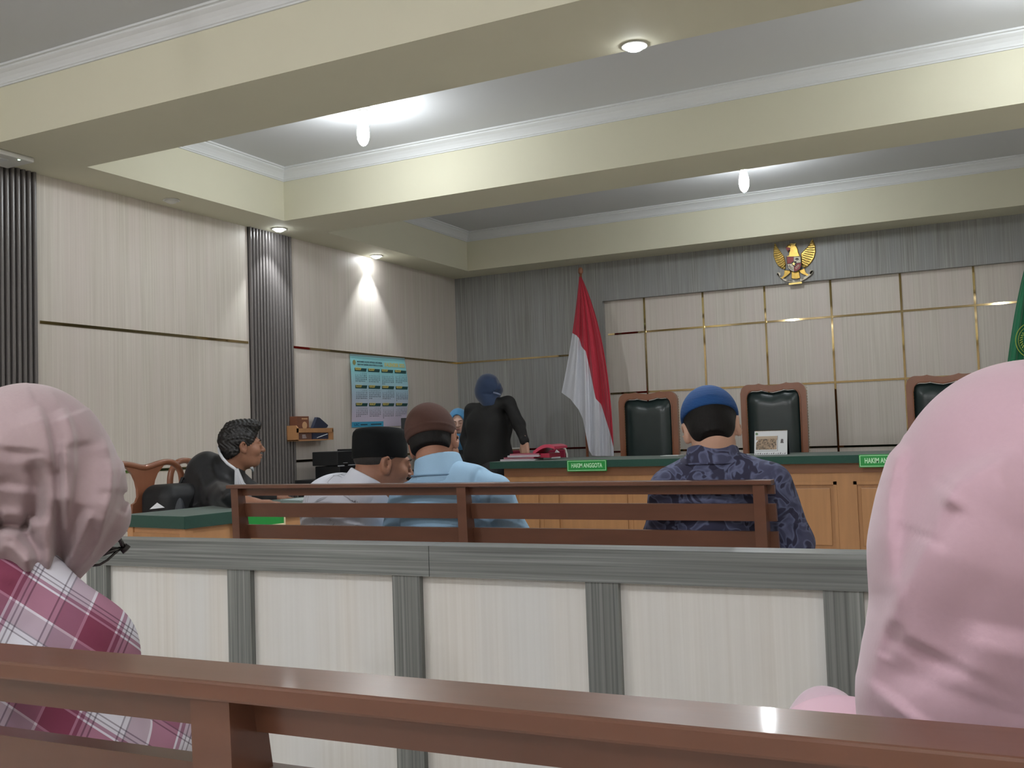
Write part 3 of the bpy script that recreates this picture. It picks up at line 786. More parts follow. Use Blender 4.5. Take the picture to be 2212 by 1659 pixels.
# ================================================================ LEFT WALL: poster, holder
pg = bpy.data.materials.new('poster_paper'); pg.use_nodes = True; g = N(pg)
tc = g.new('ShaderNodeTexCoord'); sx = g.new('ShaderNodeSeparateXYZ'); r = g.new('ShaderNodeValToRGB')
g.link(tc.outputs['Generated'], sx.inputs[0]); g.link(sx.outputs['Z'], r.inputs[0]); g.link(r.outputs[0], g.n['Principled BSDF'].inputs[0])
r.color_ramp.elements[0].color = rgb(216, 206, 226); r.color_ramp.elements[1].color = rgb(150, 218, 224); r.color_ramp.elements[0].position = .15; r.color_ramp.elements[1].position = .8
e_ = r.color_ramp.elements.new(.45); e_.color = rgb(182, 206, 224)
g.n['Principled BSDF'].inputs['Roughness'].default_value = .4
t = empty('wall_calendar', (XL, 7.85, 1.165), 0, 'pale blue wall calendar poster pinned to the left wall', 'poster')
PW, PH = .925, .667
def po(s, q, o=0.0):
    """point on the poster: s across, q down"""
    bul = .022 * sin(pi * min(1, max(0, q))) * (s ** 3) + .012 * sin(pi * q) * (1 - s) ** 4
    y = 7.393 + PW * s + (.02 * sin(pi * q * 1.1) if s > .5 else 0) * (s - .5) * 2 - .09 * max(0, q - .55) ** 1 * max(0, s - .6)
    return (XL + .009 + bul + o, y, 1.830 + .009 * s - PH * q)
nx, nz = 24, 24; v = [po(i / nx, j / nz) for j in range(nz + 1) for i in range(nx + 1)]
f = [(j * (nx + 1) + i, j * (nx + 1) + i + 1, (j + 1) * (nx + 1) + i + 1, (j + 1) * (nx + 1) + i) for j in range(nz) for i in range(nx)]
link('sheet', v, f, pg, t, True)
ink = mat('ink_dark', rgb(40, 56, 70), .6); yel = mat('tab_yellow', rgb(226, 206, 110), .5); dgr = mat('bar_green', rgb(28, 74, 74), .5); cyn = mat('band_blue', rgb(70, 168, 206), .5)
def ptext(name, txt, s0, s1, q, size, m, o=.0016, sk=0.0):
    v, f = text_mesh(txt, size, (s1 - s0) * PW)
    sm = (s0 + s1) / 2
    return link(name, [po(sm + x / PW, q - y / PH + sk * x, o) for x, y, _ in v], f, m, t)
def pquad(M, s0, s1, q0, q1, o=.001, cut=0.0):
    n = 4
    for k in range(n):
        a = s0 + (s1 - s0) * k / n; b = s0 + (s1 - s0) * (k + 1) / n
        M.add([po(a, q0, o), po(b, q0, o), po(b - (cut if k == n - 1 else 0), q1, o), po(a, q1, o)], [(0, 1, 2, 3)])
M = MB(); pquad(M, 0, 1.0, -.015, .012, .003); M.obj('hanging_strip', mat('strip_tin', rgb(120, 150, 155), .35), t)
ptext('heading', 'MAHKAMAH AGUNG REPUBLIK INDONESIA', .115, .56, .085, .022, ink)
ptext('heading', 'DIREKTORAT JENDERAL BADAN PERADILAN AGAMA', .115, .57, .125, .018, ink)
ptext('title', 'KALENDER 2025', .605, .975, .105, .05, yel)
M = MB(); M.lathe([(.024, 0), (.024, .001)], po(.065, .10, .001), 20, ax=0); M.obj('court_crest', mat('crest_brown', rgb(150, 150, 96), .6), t)
months = ['JANUARI', 'FEBRUARI', 'MARET', 'APRIL', 'MEI', 'JUNI', 'JULI', 'AGUSTUS', 'SEPTEMBER', 'OKTOBER', 'NOVEMBER', 'DESEMBER']
starts = [3, 6, 6, 2, 4, 0, 2, 5, 1, 3, 6, 1]; days = [31, 28, 31, 30, 31, 30, 31, 31, 30, 31, 30, 31]
Mg, My = MB(), MB()
digs = {}
Md = MB()
for k in range(12):
    c, r_ = k % 4, k // 4
    s0 = .065 + c * .238; q0 = (.175, .415, .665)[r_]
    pquad(Mg, s0, s0 + .215, q0, q0 + .045, .001, .012); pquad(My, s0 + .012, s0 + .12, q0 - .004, q0 + .028, .0018, .015)
    ptext('month_name', months[k], s0 + .02, s0 + .105, q0 + .012, .014, dgr, .0026)
    for d in range(1, days[k] + 1):
        i = d - 1 + starts[k]; col, row = i % 7, i // 7
        if d not in digs: digs[d] = text_mesh(str(d), .017)
        v, f = digs[d]
        Md.add([po(s0 + .018 + col * .030 + x / PW, q0 + .075 + row * .027 - y / PH, .0014) for x, y, _ in v], f)
Mg.obj('month_bars', dgr, t); My.obj('month_tabs', yel, t); Md.obj('dates', mat('ink_date', rgb(84, 96, 112), .6), t)
M = MB(); pquad(M, 0, .56, .925, 1.0, .001); M.obj('footer_band', cyn, t)
ptext('footer', 'UIC', .04, .13, .965, .034, mat('footer_ink', rgb(20, 96, 150), .5)); M = MB(); pquad(M, .15, .27, .958, .972, .0015); pquad(M, .33, .52, .958, .972, .0015); M.obj('footer_line', ink, t)

# wooden holder with boxes
t = empty('wall_holder', (XL, 6.7, 1.055), 0, 'small pale wooden rack on the left wall holding tissue packs', 'shelf')
y0, y1 = 6.47, 6.955; x0, x1 = XL + .002, XL + .13
m = MB(); m.prism([(x0, 1.058), (x1, 1.058), (x1, 1.165), (x1 - .02, 1.185), (x0, 1.185)], 1, y0, y0 + .014); m.obj('end_panel', M_oakl, t)
m = MB(); m.prism([(x0, 1.058), (x1, 1.058), (x1, 1.15), (x0, 1.15)], 1, y1 - .014, y1); m.obj('end_panel', M_oakl, t)
m = MB(); m.box((x0, y0, 1.055), (x1, y1 - .1, 1.066)); m.obj('bottom', M_oakl, t)
m = MB(); m.box((x1 - .01, y0, 1.125), (x1, y1, 1.16)); m.obj('front_bar', M_oakl, t)
m = MB(); m.box((x0, y0, 1.06), (x0 + .008, y1, 1.17)); m.obj('back_panel', M_oakl, t)
t = empty('tissue_box', (XL + .06, 6.58, 1.066), 0, 'brown box standing upright at the left end of the wall rack', 'box')
m = MB(); m.box((XL + .02, 6.505, 1.068), (XL + .1, 6.66, 1.262), 0, .002); m.obj('carton', mat('carton_brown', rgb(124, 78, 58), .5), t)
m = MB(); m.lathe([(.032, 0), (.032, .001)], (XL + .101, 6.60, 1.185), 24, ax=0); m.obj('round_mark', mat('mark_buff', rgb(206, 164, 124), .5), t)
m = MB()
for k in range(5): m.box((XL + .1, 6.565 + k * .016, 1.235), (XL + .1012, 6.576 + k * .016, 1.247))
m.obj('print', mat('mark_buff', rgb(206, 164, 124), .5), t)
t = empty('tissue_box', (XL + .1, 6.60, 1.066), 0, 'small brown box lying behind the front bar of the wall rack', 'box')
m = MB(); m.box((XL + .104, 6.50, 1.067), (XL + .117, 6.67, 1.122)); m.obj('carton', mat('carton_brown2', rgb(106, 74, 64), .5), t)
m = MB()
for k in range(3): m.box((XL + .117, 6.545, 1.080 + k * .011), (XL + .118, 6.60 - .006 * k, 1.084 + k * .011))
m.obj('print', M_paper, t)
navy = mat('navy_cover', rgb(44, 50, 72), .5)
c = np.array([XL + .06, 6.80, 1.19]); t = empty('document_folder', tuple(c - [0, 0, .05]), 0, 'dark blue folder tipped over on top of the wall rack', 'folder')
v = [(XL + .05, 6.72, 1.13), (XL + .05, 6.935, 1.165), (XL + .05, 6.95, 1.185), (XL + .05, 6.835, 1.250), (XL + .05, 6.80, 1.255)]
link('cover', v + [(x + .03, y, z) for x, y, z in v], [(0, 1, 2, 3, 4), (9, 8, 7, 6, 5)] + [(i, (i + 1) % 5, (i + 1) % 5 + 5, i + 5) for i in range(5)], navy, t)
t = empty('document_folder', (XL + .1, 6.77, 1.066), 0, 'dark blue folder lying flat inside the wall rack', 'folder')
m = MB(); m.box((XL + .06, 6.69, 1.067), (XL + .116, 6.90, 1.120)); m.obj('cover', navy, t)
m = MB(); m.tube([(XL + .118, 6.74, 1.078), (XL + .118, 6.885, 1.108)], .003, 6); m.obj('pen', M_paper, t)

# ================================================================ LAWYER'S TABLE, CHAIR, BACKPACK
def rot2(x, y, a): return (x * cos(a) - y * sin(a), x * sin(a) + y * cos(a))
t = empty('side_table', (-3.17, 3.17, 0), rd(-7.5), 'narrow wooden table with a green top beside the seated man in the black robe', 'table')
m = MB(); m.box((-.44, 0, .695), (0, 1.75, .75), 0, .003); m.obj('table_top', M_teal, t, local=True)
m = MB(); m.box((-.03, .02, 0), (-.02, 1.73, .695)); m.box((-.41, .02, 0), (-.02, .03, .695)); m.obj('carcass', M_oakl, t, local=True)
for a in (-.42, -.05): m_ = MB(); m_.box((a, .012, 0), (a + .04, .05, .695)); m_.obj('leg', M_oakl, t, local=True)
m = MB(); m.box((-.38, .014, .60), (-.05, .022, .67)); m.obj('rail', M_oak, t, local=True)
m = MB(); m.box((-.022, .12, .16), (-.012, .85, .62), 0, .004); m.obj('side_panel', M_oakl, t, local=True)
t = empty('name_plate', (-3.125, 3.60, .66), rd(-7.5), 'green plate on the side table seen between the slats of the farther bench', 'sign', 'green name plates')
m = MB(); m.box((.008, -.16, .005), (.014, .14, .085)); m.obj('plate', mat('plate_green', rgb(24, 142, 58), .45), t, local=True)
m = MB(); m.box((.0142, -.16, .0), (.0165, .14, .009)); m.box((.0142, .134, .0), (.0165, .142, .085)); m.obj('border', mat('cream_border', rgb(226, 214, 176), .5), t, local=True)
t = empty('paper_sheet', (-3.26, 4.2, .751), rd(-7.5), 'pale grey paper lying on the green side table by the resting hand', 'paper')
m = MB(); m.box((-.10, -.16, 0), (.04, .2, .004)); m.obj('sheet', mat('paper_grey', rgb(176, 190, 190), .5), t, local=True)
m = MB(); m.prism([(-.09, .02), (-.02, .03), (.01, .12), (-.04, .19), (-.10, .12)], 2, .0045, .007); m.obj('yellow_note', mat('note_yellow', rgb(214, 206, 150), .6), t, local=True)

def splat_chair():
    """curved crest rail, vase-shaped splat; local frame faces +x"""
    t = empty('armchair', (0, 0, 0))
    Z = .975
    pts = [(-.22, .62), (-.235, .80), (-.228, .905), (-.19, .957), (-.14, Z - .004), (-.08, Z - .012), (0, Z - .028), (.08, Z - .012), (.14, Z - .004), (.19, .957), (.228, .905), (.235, .80), (.22, .62)]
    P = []
    for i in range(len(pts) - 1):
        for k in range(4):
            s = k / 4; p0 = pts[max(i - 1, 0)]; p1 = pts[i]; p2 = pts[i + 1]; p3 = pts[min(i + 2, len(pts) - 1)]
            q = [0.5 * (2 * p1[j] + (p2[j] - p0[j]) * s + (2 * p0[j] - 5 * p1[j] + 4 * p2[j] - p3[j]) * s * s + (3 * p1[j] - p0[j] - 3 * p2[j] + p3[j]) * s ** 3) for j in (0, 1)]
            P.append((0, q[0], q[1]))
    P.append((0, pts[-1][0], pts[-1][1]))
    m = MB(); m.tube(P, .017, 10); m.tube([(0, -.22, .62), (-.02, -.21, .45), (-.05, -.2, 0)], .017, 8); m.tube([(0, .22, .62), (-.02, .21, .45), (-.05, .2, 0)], .017, 8)
    m.obj('back_frame', M_chairw, t, True, local=True)
    half = [(.115, .955), (.10, .94), (.075, .915), (.058, .88), (.048, .84), (.046, .80), (.058, .775), (.078, .765), (.082, .72), (.078, .66), (.066, .6), (.05, .54), (.045, .47)]
    v = []
    for x in (-.009, .009):
        v += [(x, -a, b) for a, b in half] + [(x, a, b) for a, b in half]
    n = len(half); f = []
    for i in range(n - 1):
        f += [(i, i + 1, n + i + 1, n + i), (2 * n + i + 1, 2 * n + i, 3 * n + i, 3 * n + i + 1), (i + 1, i, 2 * n + i, 2 * n + i + 1), (n + i, n + i + 1, 3 * n + i + 1, 3 * n + i)]
    f += [(0, n, 3 * n, 2 * n), (n - 1, 3 * n - 1, 4 * n - 1, 2 * n - 1)]
    link('splat', v, f, M_chairw, t, False, True)
    m = MB(); m.box((-.02, -.24, .41), (.44, .24, .46), 0, .012); m.obj('seat', M_chairw, t, local=True)
    for s in (-1, 1):
        m = MB(); m.tube([(.40, s * .21, .42), (.415, s * .215, .2), (.40, s * .21, 0)], [.024, .02, .016], 8); m.obj('leg', M_chairw, t, True, local=True)
        m = MB(); m.tube([(0, s * .235, .66), (.15, s * .26, .67), (.30, s * .26, .66), (.33, s * .25, .62), (.33, s * .235, .44)], .015, 8); m.obj('armrest', M_chairw, t, True, local=True)
    return t
c = splat_chair(); c.location = (-3.96, 3.69, 0); c.rotation_euler[2] = rd(-6)
tag(c, 'brown armchair with a vase-shaped back splat behind the black backpack', 'chair', 'brown armchairs along the side table')
c2 = copy_tree(c); c2.location = (-4.05, 4.2, 0); c2.rotation_euler[2] = rd(-4)
tag(c2, 'brown armchair under the man in the black robe, hidden by him', 'chair', 'brown armchairs along the side table')
# backpack standing on the chair seat
t = empty('backpack', (-3.74, 3.76, .46), 0, 'black backpack standing on the chair beside the man in the robe', 'bag')
bp = atY(372, 1085, 3.74)
blob('bag_body', [BOX((bp[0], 3.75, .66), (.12, .135, .20), .07, frame(8), .02), ELL((bp[0] + .03, 3.72, .62), (.11, .12, .13), None, .04)], mat('bag_black', rgb(22, 23, 26), .6, bump=.2, nscale=(200, 200, 200)), t, .006)
M = MB(); tp = (bp[0], 3.79, .85); M.tube([(tp[0], tp[1] + .0, .845), (tp[0], tp[1] + .02, .885), (tp[0], tp[1] + .06, .88), (tp[0], tp[1] + .07, .83)], .008, 8); M.obj('carry_loop', M_blackm, t, True)
blob('front_panel', [ELL((bp[0] + .055, 3.70, .68), (.09, .045, .15), frame(20), .02)], mat('bag_grey', rgb(52, 55, 60), .6), t, .006)
q = atY(323, 1100, 3.56)
m = MB(); m.add([q, q + [.02, .03, .03], q + [.05, .05, .004]], [(0, 1, 2)]); m.add([q + [0, .001, 0], q + [.02, .031, .03], q + [.05, .051, .004]], [(2, 1, 0)]); m.obj('paper_tag', M_paper, t)

# black printer, monitor and clerk's desk in the corner
t = empty('clerk_desk', (-4.7, 7.5, 0), 0, 'dark desk in the back left corner, hidden behind the seated men', 'desk')
m = MB(); m.box((-5.2, 6.42, .70), (-4.42, 8.05, .735)); m.obj('desk_top', M_blackm, t)
for x in (-5.19, -4.46):
    m = MB(); m.box((x, 6.45, 0), (x + .03, 8.02, .70)); m.obj('side', M_blackm, t)
t = empty('printer', (-4.9, 6.8, .735), 0, 'black printer with white markings left of the black cap', 'printer')
m = MB(); m.box((-5.12, 6.55, .845), (-4.86, 7.18, .96), 0, .006); m.obj('scanner_lid', M_blackm, t)
m = MB(); m.box((-5.1, 6.56, .735), (-4.85, 7.17, .84), 0, .006); m.obj('housing', M_black, t)
m = MB(); m.box((-5.05, 6.8, .958), (-4.88, 7.16, .975), 0, .004); m.obj('feeder', M_black, t)
m = MB()
for a, b, z0, z1 in ((6.55, 6.62, .838, .846), (6.69, 6.76, .840, .847), (6.77, 6.785, .841, .846), (6.83, 6.845, .841, .847), (6.87, 6.93, .841, .848), (6.95, 7.0, .841, .848), (6.62, 6.665, .862, .866), (6.85, 6.88, .925, .932), (6.89, 6.93, .925, .942), (6.82, 6.865, .908, .911)):
    m.box((-4.862, a, z0), (-4.846, b, z1))
m.obj('markings', mat('print_grey', rgb(170, 172, 178), .5), t)
t = empty('monitor', (-4.7, 7.78, .735), 0, 'dark computer monitor peeping out left of the brown cap', 'monitor')
q = atY(868, 903, 7.9); m = MB(); m.box((q[0], 7.88, 1.02), (q[0] + .46, 7.91, q[2]), 0, .006); m.obj('screen_housing', mat('monitor_grey', rgb(50, 52, 54), .5), t)
m = MB(); m.box((q[0] + .2, 7.9, .76), (q[0] + .25, 7.93, 1.1)); m.box((q[0] + .12, 7.82, .735), (q[0] + .33, 7.98, .75)); m.obj('foot', M_black, t)

# red chairs near the corner
redc = mat('red_vinyl', rgb(142, 26, 58), .4, coat=.2)
def visitor_chair():
    t = empty('visitor_chair', (0, 0, 0))
    m = MB(); m.box((-.15, -.012, .62), (.15, .022, .895), 0, .012); m.obj('backrest', redc, t, local=True)
    m = MB(); m.tube([(-.165, .04, .0), (-.162, .02, .45), (-.160, .005, .85), (-.148, .005, .895), (-.12, .005, .91), (.12, .005, .91), (.148, .005, .895), (.160, .005, .85), (.162, .02, .45), (.165, .04, 0)], .009, 10); m.obj('frame', M_white_pl, t, True, local=True)
    m = MB(); m.box((-.17, -.36, .42), (.17, .0, .47), 0, .015); m.obj('seat', redc, t, local=True)
    for s in (-1, 1):
        m = MB(); m.tube([(s * .165, .02, .44), (s * .165, -.33, .43), (s * .165, -.37, 0)], .009, 8); m.obj('leg', M_white_pl, t, True, local=True)
    return t
c = visitor_chair(); c.location = (-3.83, 8.5, 0); tag(c, 'red chair with a white tube frame right of the hand on the folders', 'chair', 'red chairs with white frames')
c2 = copy_tree(c); c2.location = (-4.29, 8.6, 0); tag(c2, 'red chair with a white tube frame half hidden behind the standing woman', 'chair', 'red chairs with white frames')

# folders on the judges' table
pk = mat('folder_red', rgb(176, 34, 66), .35, coat=.3); pkl = mat('folder_pink', rgb(206, 70, 98), .35, coat=.3)
for i, (x, y, z, L, rz, mt, lb) in enumerate(((-3.52, 7.22, .8365, .30, 4, M_paper, 'white folder at the very bottom of the pile under the hand'), (-3.50, 7.23, .852, .28, -3, pk, 'dark red folder, second from the bottom of the pile under the hand'),
        (-3.47, 7.22, .867, .27, 6, M_paper, 'pale folder in the middle of the pile under the hand'), (-3.46, 7.24, .880, .26, 2, pk, 'dark red folder directly under the fingers of the standing woman'))):
    t = empty('document_folder', (x, y, z), rd(rz), lb, 'folder', 'folders piled on the judges table')
    m = MB(); m.box((-L / 2, -.09, 0), (L / 2, .11, .004)); m.box((-L / 2, -.09, .010), (L / 2, .11, .0135)); m.box((L / 2 - .004, -.09, 0), (L / 2, .11, .0135)); m.obj('cover', mt, t, local=True)
    m = MB(); m.box((-L / 2 - .004, -.085, .004), (L / 2 - .006, .1, .010)); m.obj('pages', mat('pages', rgb(196, 176, 190), .6), t, local=True)
q = np.array([-3.27, 7.30, .855])
t = empty('document_folder', tuple(q), 0, 'glossy pink-red folder bulging open at the right end of the pile', 'folder', 'folders piled on the judges table')
v = []; nn = 14
for j in range(2):
    for i in range(nn + 1):
        s = i / nn; v += [q + [-.12 + .19 * s, -.13 + .26 * j, .055 + .045 * sin(s * 2.6) + .012 * s], ]
top_ = v[:]; lowr = [p - [0, 0, .03 * (1 - .2 * k / nn)] for k, p in enumerate(top_)]
f = [(i, i + 1, nn + 2 + i, nn + 1 + i) for i in range(nn)]; n2 = 2 * (nn + 1)
f += [(n2 + nn + 1 + i, n2 + nn + 2 + i, n2 + i + 1, n2 + i) for i in range(nn)] + [(n2 + i, n2 + i + 1, i + 1, i) for i in range(nn)] + [(nn, n2 + nn, n2 + 2 * nn + 1, 2 * nn + 1), (0, nn + 1, n2 + nn + 1, n2)]
link('cover', top_ + lowr, f, pkl, t, False)
m = MB(); m.box(q + [-.10, -.12, .002], q + [.02, .1, .035]); m.obj('pages', pk, t)
q = atZ(1198, 990, .836); t = empty('crumpled_paper', tuple(q), 0, 'small crumpled white paper beside the red chair on the table', 'paper')
v = [q + np.array(p) for p in ((-.03, 0, 0), (.05, 0, 0), (.045, .01, .05), (.02, .0, .075), (0, .01, .05), (-.02, .0, .03), (.03, .06, .002))]
link('paper', v, [(0, 1, 2, 3, 4, 5), (1, 6, 2), (2, 6, 3), (3, 6, 4), (4, 6, 5), (5, 6, 0), (0, 6, 1)], M_paper, t)
q = atZ(1452, 985, .836)
t = empty('paper_sheet', tuple(q), 0, 'white paper edge on the judges table left of the blue cap', 'paper'); m = MB(); m.box(q + [-.1, 0, .0005], q + [.05, .15, .004]); m.obj('sheet', M_paper, t)
q = atZ(1616, 982, .836)
t = empty('paper_sheet', tuple(q), 0, 'small pale paper on the judges table right of the blue cap', 'paper'); m = MB(); m.box(q + [-.09, -.03, .0005], q + [.01, .05, .004]); m.obj('sheet', M_paper, t)

# ================================================================ PEOPLE
def head(c, R, s=1.0, neck=None, nr=.052, ears=True):
    """head prims; c between the ears; R columns right, forward, up"""
    c = np.array(c, float)
    def L(x, y, z): return c + R @ (np.array([x, y, z]) * s)
    def e(x, y, z, a, b, d, k=.02, op='+', RR=None): return ELL(L(x, y, z), (a * s, b * s, d * s), R if RR is None else RR, k, op)
    p = [e(0, -.014, .032, .076, .097, .086), e(0, .026, -.03, .062, .070, .082, .03), e(0, .048, -.082, .040, .042, .030, .03),
         e(0, .078, .022, .050, .022, .014, .02), e(.045, .062, -.025, .022, .025, .024, .02), e(-.045, .062, -.025, .022, .025, .024, .02),
         e(.031, .103, .004, .017, .014, .012, .012, '-'), e(-.031, .103, .004, .017, .014, .012, .012, '-'),
         e(.031, .088, .004, .015, .013, .012, .006), e(-.031, .088, .004, .015, .013, .012, .006),
         CON(L(0, .096, .010), L(0, .116, -.024), .008 * s, .012 * s, .010), e(.012, .104, -.027, .009, .009, .007, .008), e(-.012, .104, -.027, .009, .009, .007, .008),
         e(0, .097, -.051, .024, .012, .006, .006), e(0, .094, -.063, .021, .012, .007, .006), e(0, .101, -.057, .026, .008, .0016, .003, '-')]
    if ears:
        for q in (-1, 1):
            ER = R @ frame(q * 24, 0, q * 6)
            p += [e(q * .082, -.012, -.004, .008, .020, .031, .008, '+', ER), e(q * .088, -.008, .0, .006, .011, .018, .005, '-', ER), e(q * .079, -.004, -.030, .007, .010, .011, .006, '+', ER)]
    if neck is not None: p.append(CON(L(0, -.022, -.05), neck, nr * s, nr * 1.12, .03))
    return p
def eyes(c, R, parent, s=1.0):
    c = np.array(c, float); wm = mat('eye_white', rgb(214, 208, 200), .25); im = mat('eye_dark', rgb(38, 26, 20), .2)
    for q in (-1, 1):
        p = c + R @ (np.array([q * .031, .0915, .004]) * s)
        o = blob('eye', [ELL(p, np.array([.011, .009, .0055]) * s, R, .002)], wm, parent, .002, .004)
        blob('iris', [ELL(p + R @ np.array([0, .0058 * s, 0]), np.array([.0048, .004, .0048]) * s, R, .002)], im, o, .0016, .003)
        a = c + R @ (np.array([q * .012, .100, .024]) * s); b = c + R @ (np.array([q * .032, .0985, .030]) * s); d = c + R @ (np.array([q * .052, .082, .024]) * s)
        M = MB(); M.tube([a, b, d], [.0022, .003, .0015], 6); M.obj('eyebrow', M_hair, parent, True)
def lidded(): pass
def hand(wr, d, n, side=1, curl=25, spread=1.0, s=1.0):
    """wr wrist, d finger direction, n out of the back of the hand, side +1: thumb towards d x n"""
    d = np.array(d, float); d /= np.linalg.norm(d); n = np.array(n, float); n -= d * (n @ d); n /= np.linalg.norm(n); l = np.cross(d, n) * side
    M_ = np.stack([l, d, n], 1)
    p = [CON(wr - d * .03, wr + d * .02, .024 * s, .023 * s, .02, '+', (n, .72)), BOX(wr + d * .052 * s, (.038 * s, .044 * s, .014 * s), .013 * s, M_, .016)]
    for i, (o, ln, r) in enumerate(((.029, .070, .0088), (.010, .078, .0090), (-.010, .072, .0086), (-.028, .056, .0078))):
        b = wr + d * (.092 - .004 * abs(i - 1)) * s + l * o * s
        c_ = rd(curl * (.55 + .1 * i)); dd = d * cos(c_) - n * sin(c_) + l * (o * 1.6 * spread); dd /= np.linalg.norm(dd)
        c2 = rd(curl * (1.5 + .15 * i)); d2 = d * cos(c2) - n * sin(c2) + l * o * 1.2 * spread; d2 /= np.linalg.norm(d2)
        m1 = b + dd * ln * .52 * s; e_ = m1 + d2 * ln * .48 * s
        p += [CON(b - d * .012, m1, r * s * 1.06, r * s, .005), CON(m1, e_, r * s, r * .82 * s, .004)]
    b = wr + d * .022 * s + l * .030 * s; t1 = b + (l * .62 + d * .70 - n * .25) * .042 * s; t2 = t1 + (l * .25 + d * .92 - n * .3) * .034 * s
    p += [CON(b, t1, .0135 * s, .0115 * s, .010), CON(t1, t2, .0110 * s, .0088 * s, .005)]
    return p
def legs(hip, h, seat, skirt=False, r=1.0, spread=.09, knee=.42):
    """thighs forward on the seat, shins down; returns prims, ankles"""
    Fm = frame(h); hip = np.array(hip, float); p = [ELL(hip + [0, 0, .02], np.array([.165, .13, .12]) * r, Fm, .04)]; an = []
    for q in (-1, 1):
        k = hip + Fm @ np.array([q * (spread + .03), knee, -.01]); k[2] = seat + .055
        a = hip + Fm @ np.array([q * (spread + .02), knee + .02, 0]); a[2] = .09
        p += [CON(hip + Fm @ np.array([q * spread, .03, -.005]), k, .082 * r, .062 * r, .05), CON(k, a, .060 * r, .046 * r, .03)]; an.append(a)
    return p, an
def shoe(a, h, parent, m=M_blackm):
    Fm = frame(h); a = np.array(a, float); q = a.copy(); q[2] = .045
    blob('shoe', [CON(q + Fm @ np.array([0, -.03, 0]), q + Fm @ np.array([0, .15, -.006]), .044, .036, .02), PLN((0, 0, .004), (0, 0, -1), .004)], m, parent, .006)
def shrink(prims, d):
    out = []
    for p in prims:
        if p[0] == 'e': out.append(ELL(p[1], np.maximum(p[2] - d, .01), p[3], p[4], p[5]))
        elif p[0] == 'c': out.append(CON(p[1], p[2], max(p[3] - d, .012), max(p[4] - d, .012), p[5], p[6], p[7]))
        elif p[0] == 'b': out.append(BOX(p[1], p[2] - d, max(.004, p[3] - d), p[4], p[5], p[6]))
    return out
def folds(lines, jitter=0.0, fr=22.0):
    """cloth folds: lines = (list of 3-d points, height, width left, width right)"""
    def fn(P, d):
        o = np.zeros(len(P))
        near = np.abs(d) < .05
        Q = P[near]
        if len(Q):
            acc = np.zeros(len(Q))
            for pts, amp, wl, wr in lines:
                pts = np.array(pts); best = np.full(len(Q), 1e9); side = np.zeros(len(Q)); along = np.zeros(len(Q)); n = len(pts) - 1
                D0 = np.linalg.norm(pts - EYE, axis=1).mean(); Qp = EYE + (Q - EYE) / np.linalg.norm(Q - EYE, axis=1)[:, None] * D0
                pts = EYE + (pts - EYE) / np.linalg.norm(pts - EYE, axis=1)[:, None] * D0
                for i in range(n):
                    a, b = pts[i], pts[i + 1]; ab = b - a; tt = np.clip((Qp - a) @ ab / (ab @ ab), 0, 1); r = Qp - a - tt[:, None] * ab
                    dist = np.sqrt((r * r).sum(1)); sg = np.sign(np.cross(np.tile(ab, (len(Q), 1)), r) @ (-_f)); m_ = dist < best
                    best[m_] = dist[m_]; side[m_] = sg[m_]; along[m_] = (i + tt[m_]) / n
                w_ = np.where(side < 0, wl, wr)
                acc += amp * np.exp(-(best / w_) ** 2) * np.clip(along * 6 + .15, 0, 1) * np.clip((1 - along) * 6 + .15, 0, 1)
            if jitter: acc += jitter * (np.sin(Q[:, 0] * fr + 2 * np.sin(Q[:, 2] * fr * .6)) * np.sin(Q[:, 2] * fr * .8 + Q[:, 1] * fr * 1.1 + 1.0))
            o[near] = acc
        return d - o
    return ('f', fn)
def collar(a, b, ra, rb, R=None):
    """upright shirt collar around a neck, as one group"""
    a, b = np.array(a, float), np.array(b, float); n = (b - a) / np.linalg.norm(b - a)
    return [CON(a, b, ra, rb, .01), PLN(b, n, .006), CON(a - n * .03, b + n * .05, ra - .012, rb - .012, .004, '-')]
def wrinkle(amp, fr): return folds([], amp, fr)
def cap_shell(c, R, prims_r, c_off, plane_p, plane_n, s=1.0):
    c = np.array(c, float)
    return [ELL(c + R @ (np.array(c_off) * s), np.array(prims_r) * s, R, .01), PLN(c + R @ (np.array(plane_p) * s), R @ np.array(plane_n), .004)]
def hair_prims(c, R, s=1.0, low=-.062, r=(.081, .101, .089), off=(0, -.017, .034)):
    c = np.array(c, float)
    def L(v): return c + R @ (np.array(v, float) * s)
    return [ELL(L(off), np.array(r) * s, R, .01), ELL(L((0, -.055, -.03)), np.array((.066, .05, .05)) * s, R, .03),
            PLN(L((0, .012, -.010)), R @ np.array((0, .80, -.60)), .006), PLN(L((0, -.06, low)), R @ np.array((0, -.15, -1)), .004)]
def eyeball_ok(): pass
